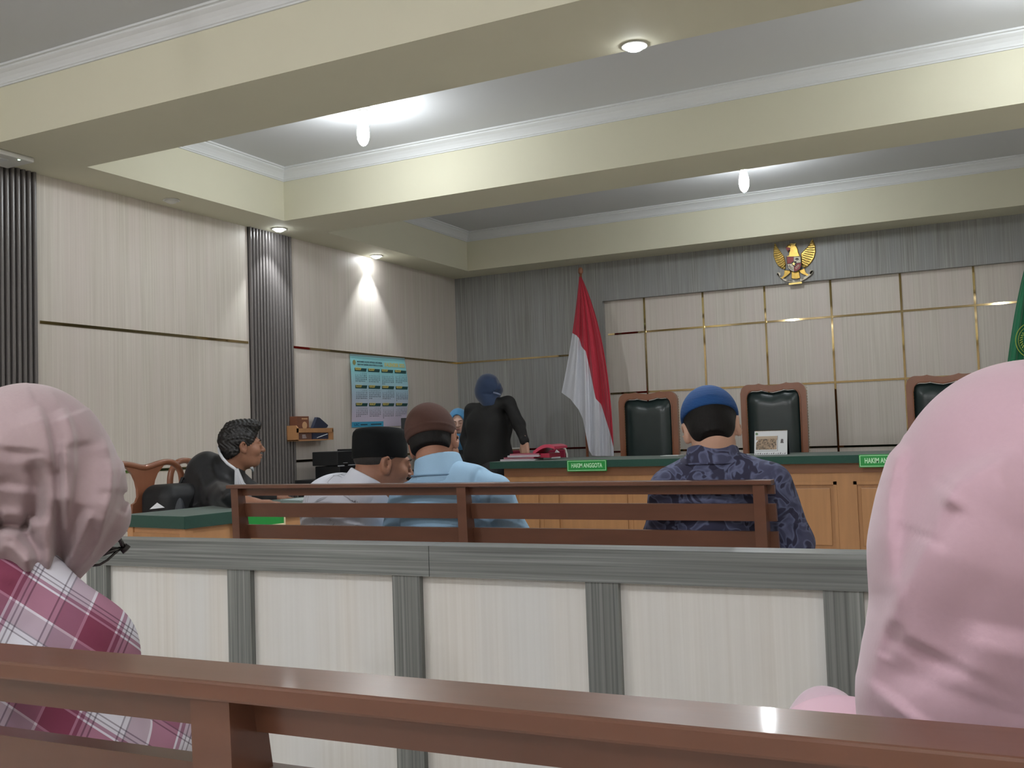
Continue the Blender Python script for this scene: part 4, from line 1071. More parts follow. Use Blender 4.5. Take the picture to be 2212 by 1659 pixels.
def fabric(name, base, c2, scale, thr=.5, c3=None, dist=.6, rough=.8):
    m = bpy.data.materials.new(name); m.use_nodes = True; g = N(m); b = g.n['Principled BSDF']; b.inputs['Roughness'].default_value = rough; b.inputs['Specular IOR Level'].default_value = .25
    tc = g.new('ShaderNodeTexCoord'); nz = g.new('ShaderNodeTexNoise'); nz.inputs['Scale'].default_value = scale; nz.inputs['Detail'].default_value = 1.2; nz.inputs['Distortion'].default_value = dist * 4
    r = g.new('ShaderNodeValToRGB'); e = r.color_ramp.elements; e[0].position = thr - .03; e[0].color = base; e[1].position = thr + .03; e[1].color = c2
    if c3: x = r.color_ramp.elements.new(thr + .14); x.color = c3
    g.link(tc.outputs['Object'], nz.inputs[0]); g.link(nz.outputs[0], r.inputs[0]); g.link(r.outputs[0], b.inputs['Base Color'])
    n2 = g.new('ShaderNodeTexNoise'); n2.inputs['Scale'].default_value = 500; bp = g.new('ShaderNodeBump'); bp.inputs['Strength'].default_value = .12; bp.inputs['Distance'].default_value = .001
    g.link(tc.outputs['Object'], n2.inputs[0]); g.link(n2.outputs[0], bp.inputs['Height']); g.link(bp.outputs[0], b.inputs['Normal'])
    return m
M_trous = mat('dark_trousers', rgb(40, 40, 46), .8)

# ---------------------------------------------------------------- man in the blue cap
def man_blue():
    R = frame(-13, 30, -7.5); hc = atY(1537, 927, 2.99); nb = atY(1541, 1010, 2.965)
    t = empty('person', (-.78, 3.05, 0), 0, 'man in a blue knitted cap and dark blue patterned shirt, head bowed, back to us', 'person')
    sl = atY(1444, 1052, 2.96); sr = atY(1668, 1046, 2.96); tc_ = atY(1556, 1110, 2.99); hip = np.array([-.79, 3.03, .50])
    el = atY(1424, 1165, 3.0); er = atY(1716, 1172, 3.0)
    Fh = frame(-13)
    wl = el + Fh @ np.array([.08, .24, .03]); wr_ = er + Fh @ np.array([-.14, .22, .05])
    tor = [ELL(tc_, (.190, .105, .155), Fh, .05), ELL(atY(1552, 1050, 2.965), (.165, .085, .070), Fh, .06), CON(tc_, hip, .145, .155, .06), CON(nb + [0, 0, -.005], (sl + tc_) / 2 + [0, -.01, .07], .058, .062, .05), CON(nb + [0, 0, -.005], (sr + tc_) / 2 + [0, -.01, .07], .058, .062, .05),
           CON(sl, el, .058, .050, .045), CON(sr, er, .060, .056, .045)]
    arms = [CON(el, wl, .046, .036, .03), CON(er, wr_, .052, .036, .03)]
    sh = tor + arms
    lp, an = legs(hip, -13, .40)
    hd = head(hc, R, 1.0, nb, .056)
    body = hd + shrink(tor + arms, .016) + hand(wl, Fh @ np.array([.2, 1, -.1]), (0, 0, 1), -1, 35) + hand(wr_, Fh @ np.array([-.25, 1, -.1]), (0, 0, 1), 1, 35) + shrink(lp, .014)
    blob('body', body, M_skin2, t, .006)
    eyes(hc, R, t)
    hp = hair_prims(hc, R, 1.0, -.070)
    hp.insert(2, ELL(hc + R @ np.array([0.0, -.082, -.052]), (.030, .022, .030), R, .02))
    blob('hair', hp, M_hair, t, .004)
    cm = mat('cap_blue', rgb(20, 70, 128), .85, bump=.0)
    g = N(cm); wv = g.new('ShaderNodeTexWave'); wv.inputs['Scale'].default_value = 95; wv.inputs['Distortion'].default_value = 1; wv.bands_direction = 'Z'
    tc = g.new('ShaderNodeTexCoord'); bp_ = g.new('ShaderNodeBump'); bp_.inputs['Strength'].default_value = .5; bp_.inputs['Distance'].default_value = .002
    g.link(tc.outputs['Object'], wv.inputs[0]); g.link(wv.outputs['Fac'], bp_.inputs['Height']); g.link(bp_.outputs[0], g.n['Principled BSDF'].inputs['Normal'])
    o = blob('cap', cap_shell(hc, R, (.089, .108, .094), (0, -.015, .036), (0, -.10, .020), (0, .10, -1)), cm, t, .004)
    fb = fabric('batik_navy', rgb(50, 50, 70), rgb(96, 102, 130), 15, .47, rgb(70, 72, 96), .45)
    w0 = atY(1560, 1085, 2.9)
    lines = [([atY(1410, 1090, 2.9), atY(1500, 1078, 2.88), atY(1600, 1086, 2.88), atY(1660, 1100, 2.9)], .010, .012, .03), ([atY(1672, 1010, 2.9), atY(1655, 1060, 2.9), atY(1662, 1120, 2.9)], -.006, .010, .010), ([atY(1720, 1090, 2.95), atY(1700, 1130, 2.95), atY(1735, 1165, 2.95)], -.010, .014, .010)]
    o = blob('shirt', sh + [folds(lines, .0025, 26)], fb, t, .006)
    blob('collar', collar(atY(1541, 1008, 2.965), atY(1539, 966, 2.975), .090, .076), fb, o, .0035)
    a = nb + R @ np.array([0, .0, .040])
    M = MB(); pts = []
    for k in range(-13, 14):
        th = k / 13 * 2.2; pts.append(atY(1541, 1000, 2.965) + Fh @ np.array([.092 * sin(th), -.092 * cos(th), .006 * cos(th) - .004]))
    M.tube([p + np.array([0, 0, .0]) for p in pts], .0035, 6); M.obj('collar_fold', fb, o, True)
    blob('trousers', lp, M_trous, t, .008)
    for a in an: shoe(a, -13, t)
man_blue()

# ---------------------------------------------------------------- man in the brown cap
def man_brown():
    R = frame(-12, 18, -13); hc = atY(937, 958, 3.0); nb = atY(948, 1032, 2.97)
    t = empty('person', (-1.74, 3.05, 0), 0, 'man in a brown rounded cap and light blue shirt, middle of the far bench', 'person')
    Fh = frame(-24)
    sl = atY(874, 1078, 2.97); sr = atY(1072, 1060, 2.96); tc_ = atY(985, 1120, 3.0); hip = np.array([-1.66, 3.04, .50])
    el = atY(850, 1170, 3.04); er = atY(1112, 1160, 2.99); wl = el + Fh @ np.array([.12, .22, .02]); wr_ = er + Fh @ np.array([-.12, .24, .02])
    tor = [ELL(tc_, (.195, .11, .16), Fh, .05), ELL(atY(975, 1068, 2.97), (.16, .085, .065), Fh, .06), CON(tc_, hip, .145, .155, .06), CON(nb, (sl + tc_) / 2 + [0, -.01, .065], .060, .062, .05), CON(nb, (sr + tc_) / 2 + [0, -.01, .075], .060, .062, .05),
           CON(sl, el, .055, .050, .045), CON(sr, er, .056, .050, .045)]
    arms = [CON(el, wl, .046, .034, .03), CON(er, wr_, .048, .034, .03)]
    lp, an = legs(hip, -20, .40)
    body = head(hc, R, 1.02, nb, .058) + shrink(tor + arms, .016) + hand(wl, Fh @ np.array([.2, 1, -.1]), (0, 0, 1), -1, 30) + hand(wr_, Fh @ np.array([-.2, 1, -.1]), (0, 0, 1), 1, 30) + shrink(lp, .014)
    blob('body', body, M_skin, t, .006); eyes(hc, R, t, 1.02)
    blob('hair', hair_prims(hc, R, 1.02, -.040), M_hair, t, .004)
    blob('cap', [ELL(hc + R @ np.array([0, -.018, .040]), (.090, .110, .104), R, .01), PLN(hc + R @ np.array([0, -.10, .006]), R @ np.array((0, .0, -1)), .004),
                 ('f', lambda P, d: d - .0022 * np.exp(-(((P - hc) @ R[:, 2] - .030) / .004) ** 2))], mat('cap_brown', rgb(74, 48, 40), .95, noise=.1, nscale=(80, 80, 80)), t, .004)
    fb = mat('shirt_sky', rgb(150, 186, 214), .8, bump=.15, nscale=(400, 400, 400), noise=.04)
    lines = [([atY(1040, 1010, 2.9), atY(1028, 1028, 2.88), atY(1022, 1050, 2.88)], -.008, .012, .010), ([atY(930, 1022, 2.9), atY(960, 1034, 2.88), atY(985, 1042, 2.88)], -.004, .012, .010), ([atY(860, 1100, 2.9), atY(940, 1082, 2.88), atY(1010, 1090, 2.88)], .009, .012, .03),
             ([atY(1030, 1066, 2.9), atY(1038, 1090, 2.9)], -.008, .006, .006), ([atY(1062, 1066, 2.9), atY(1056, 1092, 2.9)], -.008, .006, .006), ([atY(960, 1135, 2.9), atY(1040, 1130, 2.9)], .008, .01, .02)]
    o = blob('shirt', tor + arms + [folds(lines, .002, 22)], fb, t, .006)
    blob('collar', collar(atY(952, 1034, 2.97), atY(944, 988, 2.98), .098, .080), fb, o, .0035)
    M = MB(); pts = []
    for k in range(-13, 14):
        th = k / 13 * 2.3; pts.append(atY(950, 1024, 2.97) + frame(-30) @ np.array([.099 * sin(th), -.099 * cos(th), .006 * cos(th) - .004]))
    M.tube(pts, .0032, 6); M.obj('collar_fold', mat('shirt_sky_dark', rgb(108, 140, 168), .8), o, True)
    blob('trousers', lp, M_trous, t, .008)
    for a in an: shoe(a, -20, t)
man_brown()

# ---------------------------------------------------------------- man in the black cap
def man_black():
    R = frame(38, 10, -2); hc = atY(826, 1003, 3.10); nb = atY(796, 1062, 3.06)
    t = empty('person', (-2.15, 3.08, 0), 0, 'man in a black oval cap and white patterned shirt leaning to his neighbour', 'person')
    Fh = frame(8)
    tc_ = atY(738, 1120, 3.06); hip = np.array([-2.20, 3.06, .50])
    sl = atY(698, 1075, 3.05); sr = atY(800, 1085, 3.06); el = atY(690, 1170, 3.10); er = atY(830, 1172, 3.12)
    wl = el + Fh @ np.array([.14, .20, .02]); wr_ = er + Fh @ np.array([-.06, .24, .02])
    tor = [ELL(tc_, (.170, .115, .15), Fh, .05), CON(tc_, hip, .14, .155, .06), CON(nb, (sl + tc_) / 2 + [0, 0, .055], .058, .066, .05), CON(nb, (sr + tc_) / 2 + [0, 0, .04], .058, .062, .05), CON(sl, el, .058, .050, .045), CON(sr, er, .054, .046, .045)]
    arms = [CON(el, wl, .044, .034, .03), CON(er, wr_, .044, .034, .03)]
    lp, an = legs(hip, 0, .40)
    body = head(hc, R, 1.02, nb, .060) + shrink(tor + arms, .016) + hand(wl, Fh @ np.array([.2, 1, -.1]), (0, 0, 1), -1, 30) + hand(wr_, Fh @ np.array([-.2, 1, -.1]), (0, 0, 1), 1, 30) + shrink(lp, .014)
    body += [ELL(nb + [.0, 0, .05], (.055, .06, .05), None, .03)]
    blob('body', body, M_skin3, t, .006); eyes(hc, R, t, 1.02)
    hp = hair_prims(hc, R, 1.02, -.020, (.0775, .099, .086)); hp.pop(1); blob('hair', hp, mat('greying_hair', rgb(50, 46, 44), .6, noise=.4, nscale=(200, 200, 60), bump=.4), t, .004)
    # oval cap: rings in the frame of the head
    CR = frame(38, 3, -6)
    v = []; n = 40; prof_ = [(.984, .0), (1.0, .006), (.998, .04), (.985, .085), (.955, .100), (.86, .112), (.5, .118), (.03, .119)]
    for r_, z in prof_:
        for k in range(n):
            a = 2 * pi * k / n; v.append(hc + CR @ np.array([.088 * r_ * cos(a), -.010 + .106 * r_ * sin(a), .020 + z * 1.0]))
    f = [(i * n + k, i * n + (k + 1) % n, (i + 1) * n + (k + 1) % n, (i + 1) * n + k) for i in range(len(prof_) - 1) for k in range(n)] + [tuple(range((len(prof_) - 1) * n, len(prof_) * n)), tuple(range(n - 1, -1, -1))]
    link('cap', v, f, mat('cap_velvet', rgb(13, 15, 16), .85, spec=.2), t, True, sharp=50)
    fb = fabric('shirt_white_print', rgb(206, 210, 220), rgb(212, 216, 226), 16, .5, None, .5)
    g = N(fb); b = g.n['Principled BSDF']; tc2 = g.new('ShaderNodeTexCoord'); vo = g.new('ShaderNodeTexVoronoi'); vo.feature = 'DISTANCE_TO_EDGE'; vo.inputs['Scale'].default_value = 16
    nz = g.new('ShaderNodeTexNoise'); nz.inputs['Scale'].default_value = 9; r1 = g.new('ShaderNodeValToRGB'); r1.color_ramp.elements[0].position = .0; r1.color_ramp.elements[1].position = .035; r1.color_ramp.elements[0].color = (1, 1, 1, 1); r1.color_ramp.elements[1].color = (0, 0, 0, 1)
    r2 = g.new('ShaderNodeValToRGB'); r2.color_ramp.elements[0].position = .52; r2.color_ramp.elements[1].position = .60
    mu = g.new('ShaderNodeMath', operation='MULTIPLY'); mx = g.new('ShaderNodeMix', data_type='RGBA'); mx.inputs[6].default_value = rgb(208, 212, 222); mx.inputs[7].default_value = rgb(110, 114, 124)
    g.link(tc2.outputs['Object'], vo.inputs[0]); g.link(tc2.outputs['Object'], nz.inputs[0]); g.link(vo.outputs[0], r1.inputs[0]); g.link(nz.outputs[0], r2.inputs[0]); g.link(r1.outputs[0], mu.inputs[0]); g.link(r2.outputs[0], mu.inputs[1]); g.link(mu.outputs[0], mx.inputs[0]); g.link(mx.outputs[2], b.inputs['Base Color'])
    cr = nb + np.array([-.035, 0, .0])
    lines = [([atY(748, 1022, 3.0), atY(765, 1040, 2.98)], -.005, .01, .01), ([atY(650, 1110, 3.0), atY(730, 1120, 3.0), atY(800, 1105, 3.0)], .008, .01, .02), ([atY(700, 1135, 3.0), atY(780, 1125, 3.0)], -.008, .01, .02)]
    o = blob('shirt', tor + arms + [folds(lines, .0025, 24)], fb, t, .006)
    blob('collar', collar(atY(782, 1064, 3.05), atY(800, 1030, 3.07), .090, .080), fb, o, .0035)
    blob('trousers', lp, M_trous, t, .008)
    for a in an: shoe(a, 0, t)
man_black()

# ---------------------------------------------------------------- man in the black robe
def lawyer():
    R = frame(34, -2, -3); hc = atY(522, 966, 4.0); nb = atY(500, 1012, 3.98)
    t = empty('person', (-3.78, 4.02, 0), 0, 'young man in a black robe with white neckband, looking away to the right', 'person')
    Fh = frame(58)
    tc_ = atY(470, 1070, 3.98); hip = np.array([-3.86, 4.02, .54])
    sl = atY(505, 1035, 4.12); sr = atY(440, 1015, 3.92); el = atY(548, 1070, 4.18); er = atY(470, 1070, 3.84)
    hw = atZ(545, 1086, .772); hw2 = hw + np.array([.0, .3, .0])
    wr_ = hw; wl = atY(585, 1074, 4.28)
    tor = [ELL(tc_, (.175, .12, .15), Fh, .06), CON(tc_, hip, .15, .165, .06), CON(nb + [0, 0, -.015], (sl + tc_) / 2 + [0, 0, .04], .055, .075, .05), CON(nb + [0, 0, -.015], atY(450, 1012, 3.94), .055, .085, .06),
           CON(atY(447, 1020, 3.92), atY(425, 1065, 3.9), .075, .11, .05), CON(sl, el, .062, .06, .05), CON(sr, er, .075, .07, .05), ELL(atY(440, 1085, 3.88), (.13, .12, .10), Fh, .05)]
    arms = [CON(er, hw + [-.10, -.02, .03], .07, .055, .03), CON(el, wl, .055, .045, .03)]
    body = head(hc, R, .98, nb, .052) + shrink(tor, .02) + shrink(arms, .015) + [CON(hw + [-.10, -.02, .02], hw, .03, .026, .02), ELL(nb + [.01, 0, .03], (.05, .05, .06), None, .03)]
    body += hand(hw, frame(34) @ np.array([.1, 1, -.05]), (0, 0, 1), -1, 16, 1.5, .98) + hand(wl, frame(20) @ np.array([0, 1, -.1]), (0, 0, 1), 1, 20)
    lp, an = legs(hip, 84, .45, knee=.38)
    blob('body', body + shrink(lp, .014), M_skin3, t, .005); eyes(hc, R, t, .98)
    def L(v): return hc + R @ (np.array(v, float) * .98)
    hp = [('g', [ELL(L((0, -.018, .042)), (.082, .104, .090), R, .01), ELL(L((0, .062, .105)), (.060, .052, .030), R, .03), ELL(L((0, .01, .12)), (.066, .085, .028), R, .03), PLN(L((0, .052, .005)), R @ np.array((0, .86, -.5)), .01)], 0, '+'),
          ELL(L((0, -.055, -.02)), (.070, .050, .055), R, .02), PLN(L((0, .022, -.010)), R @ np.array((0, .45, -.9)), .006), PLN(L((0, -.08, -.072)), R @ np.array((0, -.2, -1)), .004),
          ('f', lambda P, d: d - .003 * np.sin(P[:, 0] * 210 + 3 * np.sin(P[:, 2] * 90)) * np.sin(P[:, 1] * 190 + P[:, 2] * 120))]
    blob('hair', hp, mat('hair_fresh_black', rgb(20, 17, 17), .45, noise=.3, nscale=(300, 300, 80), bump=.6), t, .004)
    rm = mat('robe_black', rgb(18, 19, 23), .55, sheen=.1, bump=.1, nscale=(60, 60, 60))
    lines = [([atY(452, 1005, 3.8), atY(470, 1040, 3.8), atY(480, 1070, 3.8)], .008, .02, .012), ([atY(430, 1020, 3.8), atY(440, 1060, 3.8), atY(445, 1090, 3.8)], .010, .02, .012), ([atY(405, 1060, 3.8), atY(420, 1090, 3.8)], -.008, .02, .02), ([atY(500, 1060, 3.8), atY(470, 1085, 3.8)], .008, .01, .02)]
    o = blob('robe', tor + arms + [CON(nb + R @ np.array([0, -.01, -.005]), nb + R @ np.array([0, -.012, .018]), .066, .060, .02), ELL(nb + R @ np.array([.0, .04, .06]), (.052, .075, .045), R, .006, '-'), folds(lines, .003, 20)], rm, t, .006)
    wm = mat('neckband_white', rgb(214, 217, 222), .7)
    M = MB(); M.tube([atY(*p) for p in ((478, 958, 4.02), (472.5, 966, 3.95), (474, 978, 3.90), (481, 990, 3.865), (491, 1001, 3.85), (502, 1009, 3.85), (510, 1015, 3.86))], .0075, 8); M.obj('neckband', wm, o, True)
    cols_ = []
    v = []; f = []; n = 16
    for j in range(12):
        for i in range(n):
            s = i / (n - 1); q = j / 11
            px = 509 + (s - .25) * (8 + 30 * q) + 6 * q + (3 if q > .5 else 0) * s; py = 1012 + q * 66
            v.append(atY(px, py, 3.80 + .014 * sin(s * 16) * q - .01 + .02 * (1 - q)))
    f = [(j * n + i, j * n + i + 1, (j + 1) * n + i + 1, (j + 1) * n + i) for j in range(11) for i in range(n - 1)]
    link('jabot', v, f, wm, o, True)
    M = MB(); M.tube([atY(541, 998, 4.02), atY(543, 1008, 4.02), atY(547, 1018, 4.05)], [.008, .011, .005], 8); M.obj('shoulder_trim', wm, o, True)
    blob('trousers', lp, M_trous, t, .008)
    for a in an: shoe(a, 84, t)
lawyer()

# ---------------------------------------------------------------- standing woman
def standing():
    Yb = 7.62; R = frame(-22, 22, 6); hc = atY(1056, 841, Yb); nb = atY(1064, 872, Yb - .02)
    t = empty('person', (-3.98, Yb, 0), 0, 'woman in a dark blue headscarf and black jacket standing, one hand on red folders', 'person')
    Fh = frame(-24)
    sl = atY(1020, 888, Yb); sr = atY(1098, 871, Yb); tc_ = atY(1057, 920, Yb); wa = atY(1055, 985, Yb)
    el = atY(1008, 950, Yb + .02); er = atY(1121, 917, Yb - .05); wl = atY(1018, 1000, Yb - .06); wr_ = atY(1133, 952, Yb - .20)
    hp = np.array([wa[0] + .02, Yb, .82])
    tor = [ELL(tc_, (.205, .115, .20), Fh, .06), CON(nb + [0, 0, -.02], sr + [0, 0, .0], .062, .056, .04), CON(nb + [0, 0, -.02], sl, .062, .056, .04), CON(tc_, wa, .165, .185, .06), ELL(wa, (.215, .14, .20), Fh, .06), CON(sl, el, .062, .056, .05), CON(sr, er, .058, .054, .04)]
    arms = [CON(el, wl, .050, .042, .04), CON(er, wr_, .050, .040, .04)]
    dirh = np.array([.06, -.10, -.95])
    body = head(hc, R, .97, nb, .048, False) + shrink(tor + arms, .018) + hand(wr_ + dirh * .01, dirh + [.06, 0, 0], (-.35, -.9, .2), 1, 12, 2.4, 1.12) + hand(wl, (.1, .2, -1), (-1, -.3, 0), 1, 20)
    legp = [CON(hp + Fh @ np.array([q * .08, 0, -.05]), np.array([hp[0], Yb, .09]) + Fh @ np.array([q * .09, 0, 0]), .075, .045, .04) for q in (-1, 1)]
    blob('body', body + [ELL(hp, (.15, .11, .12), Fh, .05)] + legp, M_skin2, t, .006); eyes(hc, R, t, .97)
    jm = mat('jacket_black', rgb(17, 17, 18), .75, noise=.1, nscale=(60, 60, 60))
    lines = [([atY(1085, 870, 7.5), atY(1092, 900, 7.5), atY(1098, 940, 7.5)], -.01, .02, .02), ([atY(1030, 880, 7.5), atY(1060, 930, 7.5)], .006, .03, .03)]
    o = blob('jacket', tor + arms + [CON(nb + [0, 0, -.03], nb + [0, 0, -.005], .085, .070, .03), folds(lines, .003, 16), PLN((0, 0, .70), (0, 0, -1), .01)], jm, t, .007)
    M = MB(); q = wr_ + dirh * .012
    M.lathe([(.030, -.008), (.036, -.006), (.036, .006), (.030, .008)], (0, 0, 0), 20); cv = [q + np.array([x, y, z]) for x, y, z in M.v]
    link('cuff', cv, M.f, M_white_pl, o, True)
    blob('skirt', [CON((hp[0], Yb, .80), (hp[0], Yb, .16), .17, .21, .05), PLN((0, 0, .10), (0, 0, -1), .01)], M_blackm, t, .01)
    hm = mat('scarf_blue', rgb(36, 56, 88), .8, sheen=.3, noise=.08, nscale=(20, 20, 20))
    lf = [([atY(1070, 812, 7.5), atY(1074, 830, 7.5), atY(1066, 855, 7.5)], .006, .015, .008), ([atY(1040, 850, 7.5), atY(1060, 852, 7.5), atY(1080, 842, 7.5)], -.005, .01, .01), ([atY(1082, 825, 7.5), atY(1080, 845, 7.5)], .006, .012, .01)]
    blob('headscarf', [ELL(atY(1054, 833, Yb), (.104, .118, .105), R, .02), ELL(atY(1046, 846, Yb), (.085, .10, .085), R, .03), ELL(atY(1068, 842, Yb), (.075, .09, .06), R, .03), CON(atY(1052, 850, Yb), nb + [-.01, 0, -.005], .088, .088, .04),
         ELL(hc + R @ np.array([0, .10, -.01]), (.055, .06, .085), R, .01, '-'), folds(lf, .001, 40)], hm, t, .006)
    q = hc + R @ np.array([-.03, -.09, -.09])
    M = MB(); M.tube([atY(1066, 848, 7.50), atY(1074, 850, 7.50), atY(1081, 853, 7.52)], .008, 8); M.obj('inner_collar', mat('collar_lilac', rgb(120, 132, 160), .8), o, True)
    for qx in (-1, 1): shoe(np.array([hp[0], Yb, .09]) + Fh @ np.array([qx * .09, 0, 0]), -24, t)
standing()

# ---------------------------------------------------------------- seated clerk, face half hidden
def clerk():
    Yb = 8.42; R = frame(158, 12, 6); hc = atY(991, 911, Yb); nb = atY(996, 948, Yb + .03)
    t = empty('person', (hc[0], Yb, 0), 0, 'smiling woman in a bright blue headscarf seen between the brown cap and the black jacket', 'person')
    Fh = frame(158); sh = nb + [0, 0, -.07]; hip = np.array([hc[0] + .02, Yb + .12, .52])
    tc_ = (sh + hip) / 2 + [0, 0, .05]
    tor = [ELL(tc_, (.16, .105, .19), Fh, .05), CON(sh + Fh @ np.array([-.12, 0, 0]), sh + Fh @ np.array([.12, 0, 0]), .06, .06, .05), CON(tc_, hip, .13, .15, .05)]
    arms = []
    hands_ = []
    for q in (-1, 1):
        e = sh + Fh @ np.array([q * .20, .06, -.24]); w_ = sh + Fh @ np.array([q * .10, .27, -.27]); arms += [CON(sh + Fh @ np.array([q * .15, 0, -.01]), e, .05, .044, .04), CON(e, w_, .042, .03, .03)]
        hands_ += hand(w_, Fh @ np.array([-q * .2, 1, -.1]), (0, 0, 1), -q, 25)
    lp, an = legs(hip, 158, .43, knee=.38)
    blob('body', head(hc, R, .97, nb, .046, False) + shrink(tor + arms, .016) + hands_ + shrink(lp, .014), mat('skin_fair', rgb(206, 168, 150), .5), t, .005); eyes(hc, R, t, .97)
    blob('jacket', tor + arms, mat('jacket_black', rgb(17, 17, 18), .75), t, .008)
    hm = mat('scarf_bright_blue', rgb(70, 134, 178), .75, sheen=.3)
    blob('headscarf', [ELL(hc + R @ np.array([0, -.012, .028]), (.096, .112, .106), R, .02), CON(hc + R @ np.array([0, -.01, -.04]), nb + [0, 0, -.03], .088, .10, .05), ELL(hc + R @ np.array([0, .095, -.012]), (.064, .085, .098), R, .012, '-')], hm, t, .005)
    M = MB(); pts = [hc + R @ np.array([.066 * cos(a), .075 - .018 * abs(cos(a)), -.012 + .098 * sin(a)]) for a in np.linspace(.1, pi - .1, 20)]
    M.tube(pts, .004, 6); M.obj('under_scarf', mat('under_scarf', rgb(54, 38, 40), .8), t, True)
    M = MB(); M.tube([hc + R @ np.array([x, .106 - abs(x) * .3, -.057 + abs(x) * .25]) for x in (-.022, -.011, 0, .011, .022)], .0028, 6); M.obj('lips', mat('lips', rgb(176, 92, 92), .4), t, True)
    blob('trousers', lp, M_trous, t, .01)
    for a in an: shoe(a, 158, t)
    c = visitor_chair(); c.location = (hip[0], hip[1] + .17, 0); tag(c, 'red chair under the woman in the bright blue headscarf', 'chair', 'red chairs with white frames')
clerk()

# ---------------------------------------------------------------- woman in the dusty pink scarf, front left
def woman_left():
    D = 1.28
    def A(a, b, d=D): return atD(a, b, d)
    sc_ = lambda x, y: A(x * .3013, 820 + y * .3013, 1.20)
    R = frame(5, 38, 8); hc = A(92, 1062)
    t = empty('person', (hc[0], hc[1], 0), 0, 'woman in a dusty pink headscarf and plaid shirt at the lower left, looking down', 'person')
    vd = (viewframe(90, 1080)[:, 1], 1.75)
    scarf = [VE(58, 978, D, 166, 150, .105, .02), VE(142, 1050, D, 118, 138, .098, .03), VE(224, 1098, D + .02, 50, 62, .070, .014), VC((150, 1115, D, 98), (118, 1262, D - .01, 28), .03, '+', vd), VC((40, 1060, D, 120), (30, 1135, D - .01, 62), .03, '+', vd), VC((196, 1125, D, 66), (132, 1262, D, 20), .02, '+', vd),
             VC((20, 1120, D - .01, 66), (84, 1232, D - .03, 30), .03, '+', vd), VC((-70, 1040, D, 120), (-60, 1160, D, 65), .03, '+', vd), VC((-60, 1150, D - .02, 60), (60, 1215, D - .03, 36), .03, '+', vd), VC((60, 1215, D - .03, 36), (100, 1272, D - .03, 22), .02, '+', vd)]
    lines = [([sc_(*p) for p in ((262, 190), (300, 290), (335, 430), (368, 640), (375, 850), (360, 1100), (350, 1300), (330, 1500))], 0.0132, 0.0240, 0.0049),
             ([sc_(*p) for p in ((440, 200), (490, 300), (520, 420), (522, 620), (500, 820), (480, 960))], 0.0096, 0.0160, 0.0040),
             ([sc_(*p) for p in ((465, 420), (468, 600), (470, 760), (478, 1000), (475, 1180))], 0.0081, 0.0080, 0.0040),
             ([sc_(*p) for p in ((400, 520), (408, 800), (425, 1100), (420, 1350), (380, 1520))], -0.0109, 0.0080, 0.0108),
             ([sc_(*p) for p in ((740, 400), (780, 520), (800, 660), (790, 830), (740, 1000), (690, 1180))], 0.0090, 0.0160, 0.0040),
             ([sc_(*p) for p in ((845, 540), (862, 680), (835, 860), (770, 1020), (640, 1260), (440, 1480))], 0.0085, 0.0160, 0.0045),
             ([sc_(*p) for p in ((660, 930), (600, 1080), (520, 1250), (420, 1470))], 0.0070, 0.0120, 0.0045),
             ([sc_(*p) for p in ((600, 900), (540, 1080), (480, 1260), (410, 1470))], -0.0062, 0.0090, 0.0081),
             ([sc_(*p) for p in ((730, 1000), (660, 1180), (560, 1330), (430, 1500))], -0.0059, 0.0090, 0.0072),
             ([sc_(*p) for p in ((240, 570), (262, 700), (268, 820), (250, 930), (225, 1030))], -0.0170, 0.0090, 0.0117),
             ([sc_(*p) for p in ((-60, 1050), (60, 1040), (160, 1050), (225, 1040))], -0.0170, 0.0070, 0.0090),
             ([sc_(*p) for p in ((0, 1000), (90, 1000), (180, 1020))], 0.0078, 0.0150, 0.0090),
             ([sc_(*p) for p in ((180, 1080), (220, 1150), (265, 1230), (275, 1400), (300, 1560))], -0.0101, 0.0070, 0.0090),
             ([sc_(*p) for p in ((0, 1110), (90, 1130), (190, 1220), (250, 1330))], 0.0070, 0.0100, 0.0054),
             ([sc_(*p) for p in ((0, 1180), (80, 1210), (170, 1290), (235, 1400))], 0.0062, 0.0080, 0.0054),
             ([sc_(*p) for p in ((520, 230), (560, 320), (590, 480))], 0.0062, 0.0200, 0.0162),
             ([sc_(*p) for p in ((130, 480), (110, 620), (80, 800))], -0.0078, 0.0200, 0.0198),
             ([sc_(*p) for p in ((890, 560), (893, 700), (888, 812))], 0.0047, 0.0200, 0.0054), ([sc_(*p) for p in ((898, 800), (880, 880), (850, 960))], -0.0062, 0.0060, 0.0054)]
    pm = mat('scarf_dusty_pink', rgb(170, 150, 152), .85, sheen=.35, noise=.03, nscale=(200, 200, 200), bump=.08, spec=.2)
    so = blob('headscarf', scarf + [folds(lines, .0006, 30)], pm, t, .0026, .04)
    # body
    Fh = frame(-8); hipc = np.array([A(20, 1400)[0] + .02, hc[1] - .04, .48])
    shr = A(165, 1420, 1.22); shl = shr + np.array([-.30, .02, .0]); chest = (shr + shl) / 2 + [0, 0, -.12]
    er = A(222, 1640, 1.20); er[2] = min(er[2], .70); wr_ = er + Fh @ np.array([-.02, .22, .02]); el = shl + [-.06, .04, -.22]; wl = el + Fh @ np.array([.14, .22, .0])
    tor = [ELL(chest, (.165, .105, .17), Fh, .05), CON(shr + [-.015, 0, -.0], shl, .060, .060, .05), CON(A(40, 1290, 1.24), A(150, 1400, 1.22), .058, .052, .05), CON(chest, hipc, .13, .15, .05), CON(shr, er, .054, .058, .03), CON(shl, el, .055, .05, .03), VC((20, 1260, 1.26, 60), (70, 1330, 1.24, 60), .04)]
    arms = [CON(er, wr_, .048, .034, .03), CON(el, wl, .045, .034, .03)]
    lp, an = legs(hipc, -5, .40, knee=.40)
    hd = head(hc, R, .76, A(50, 1230, 1.29), .030, False)
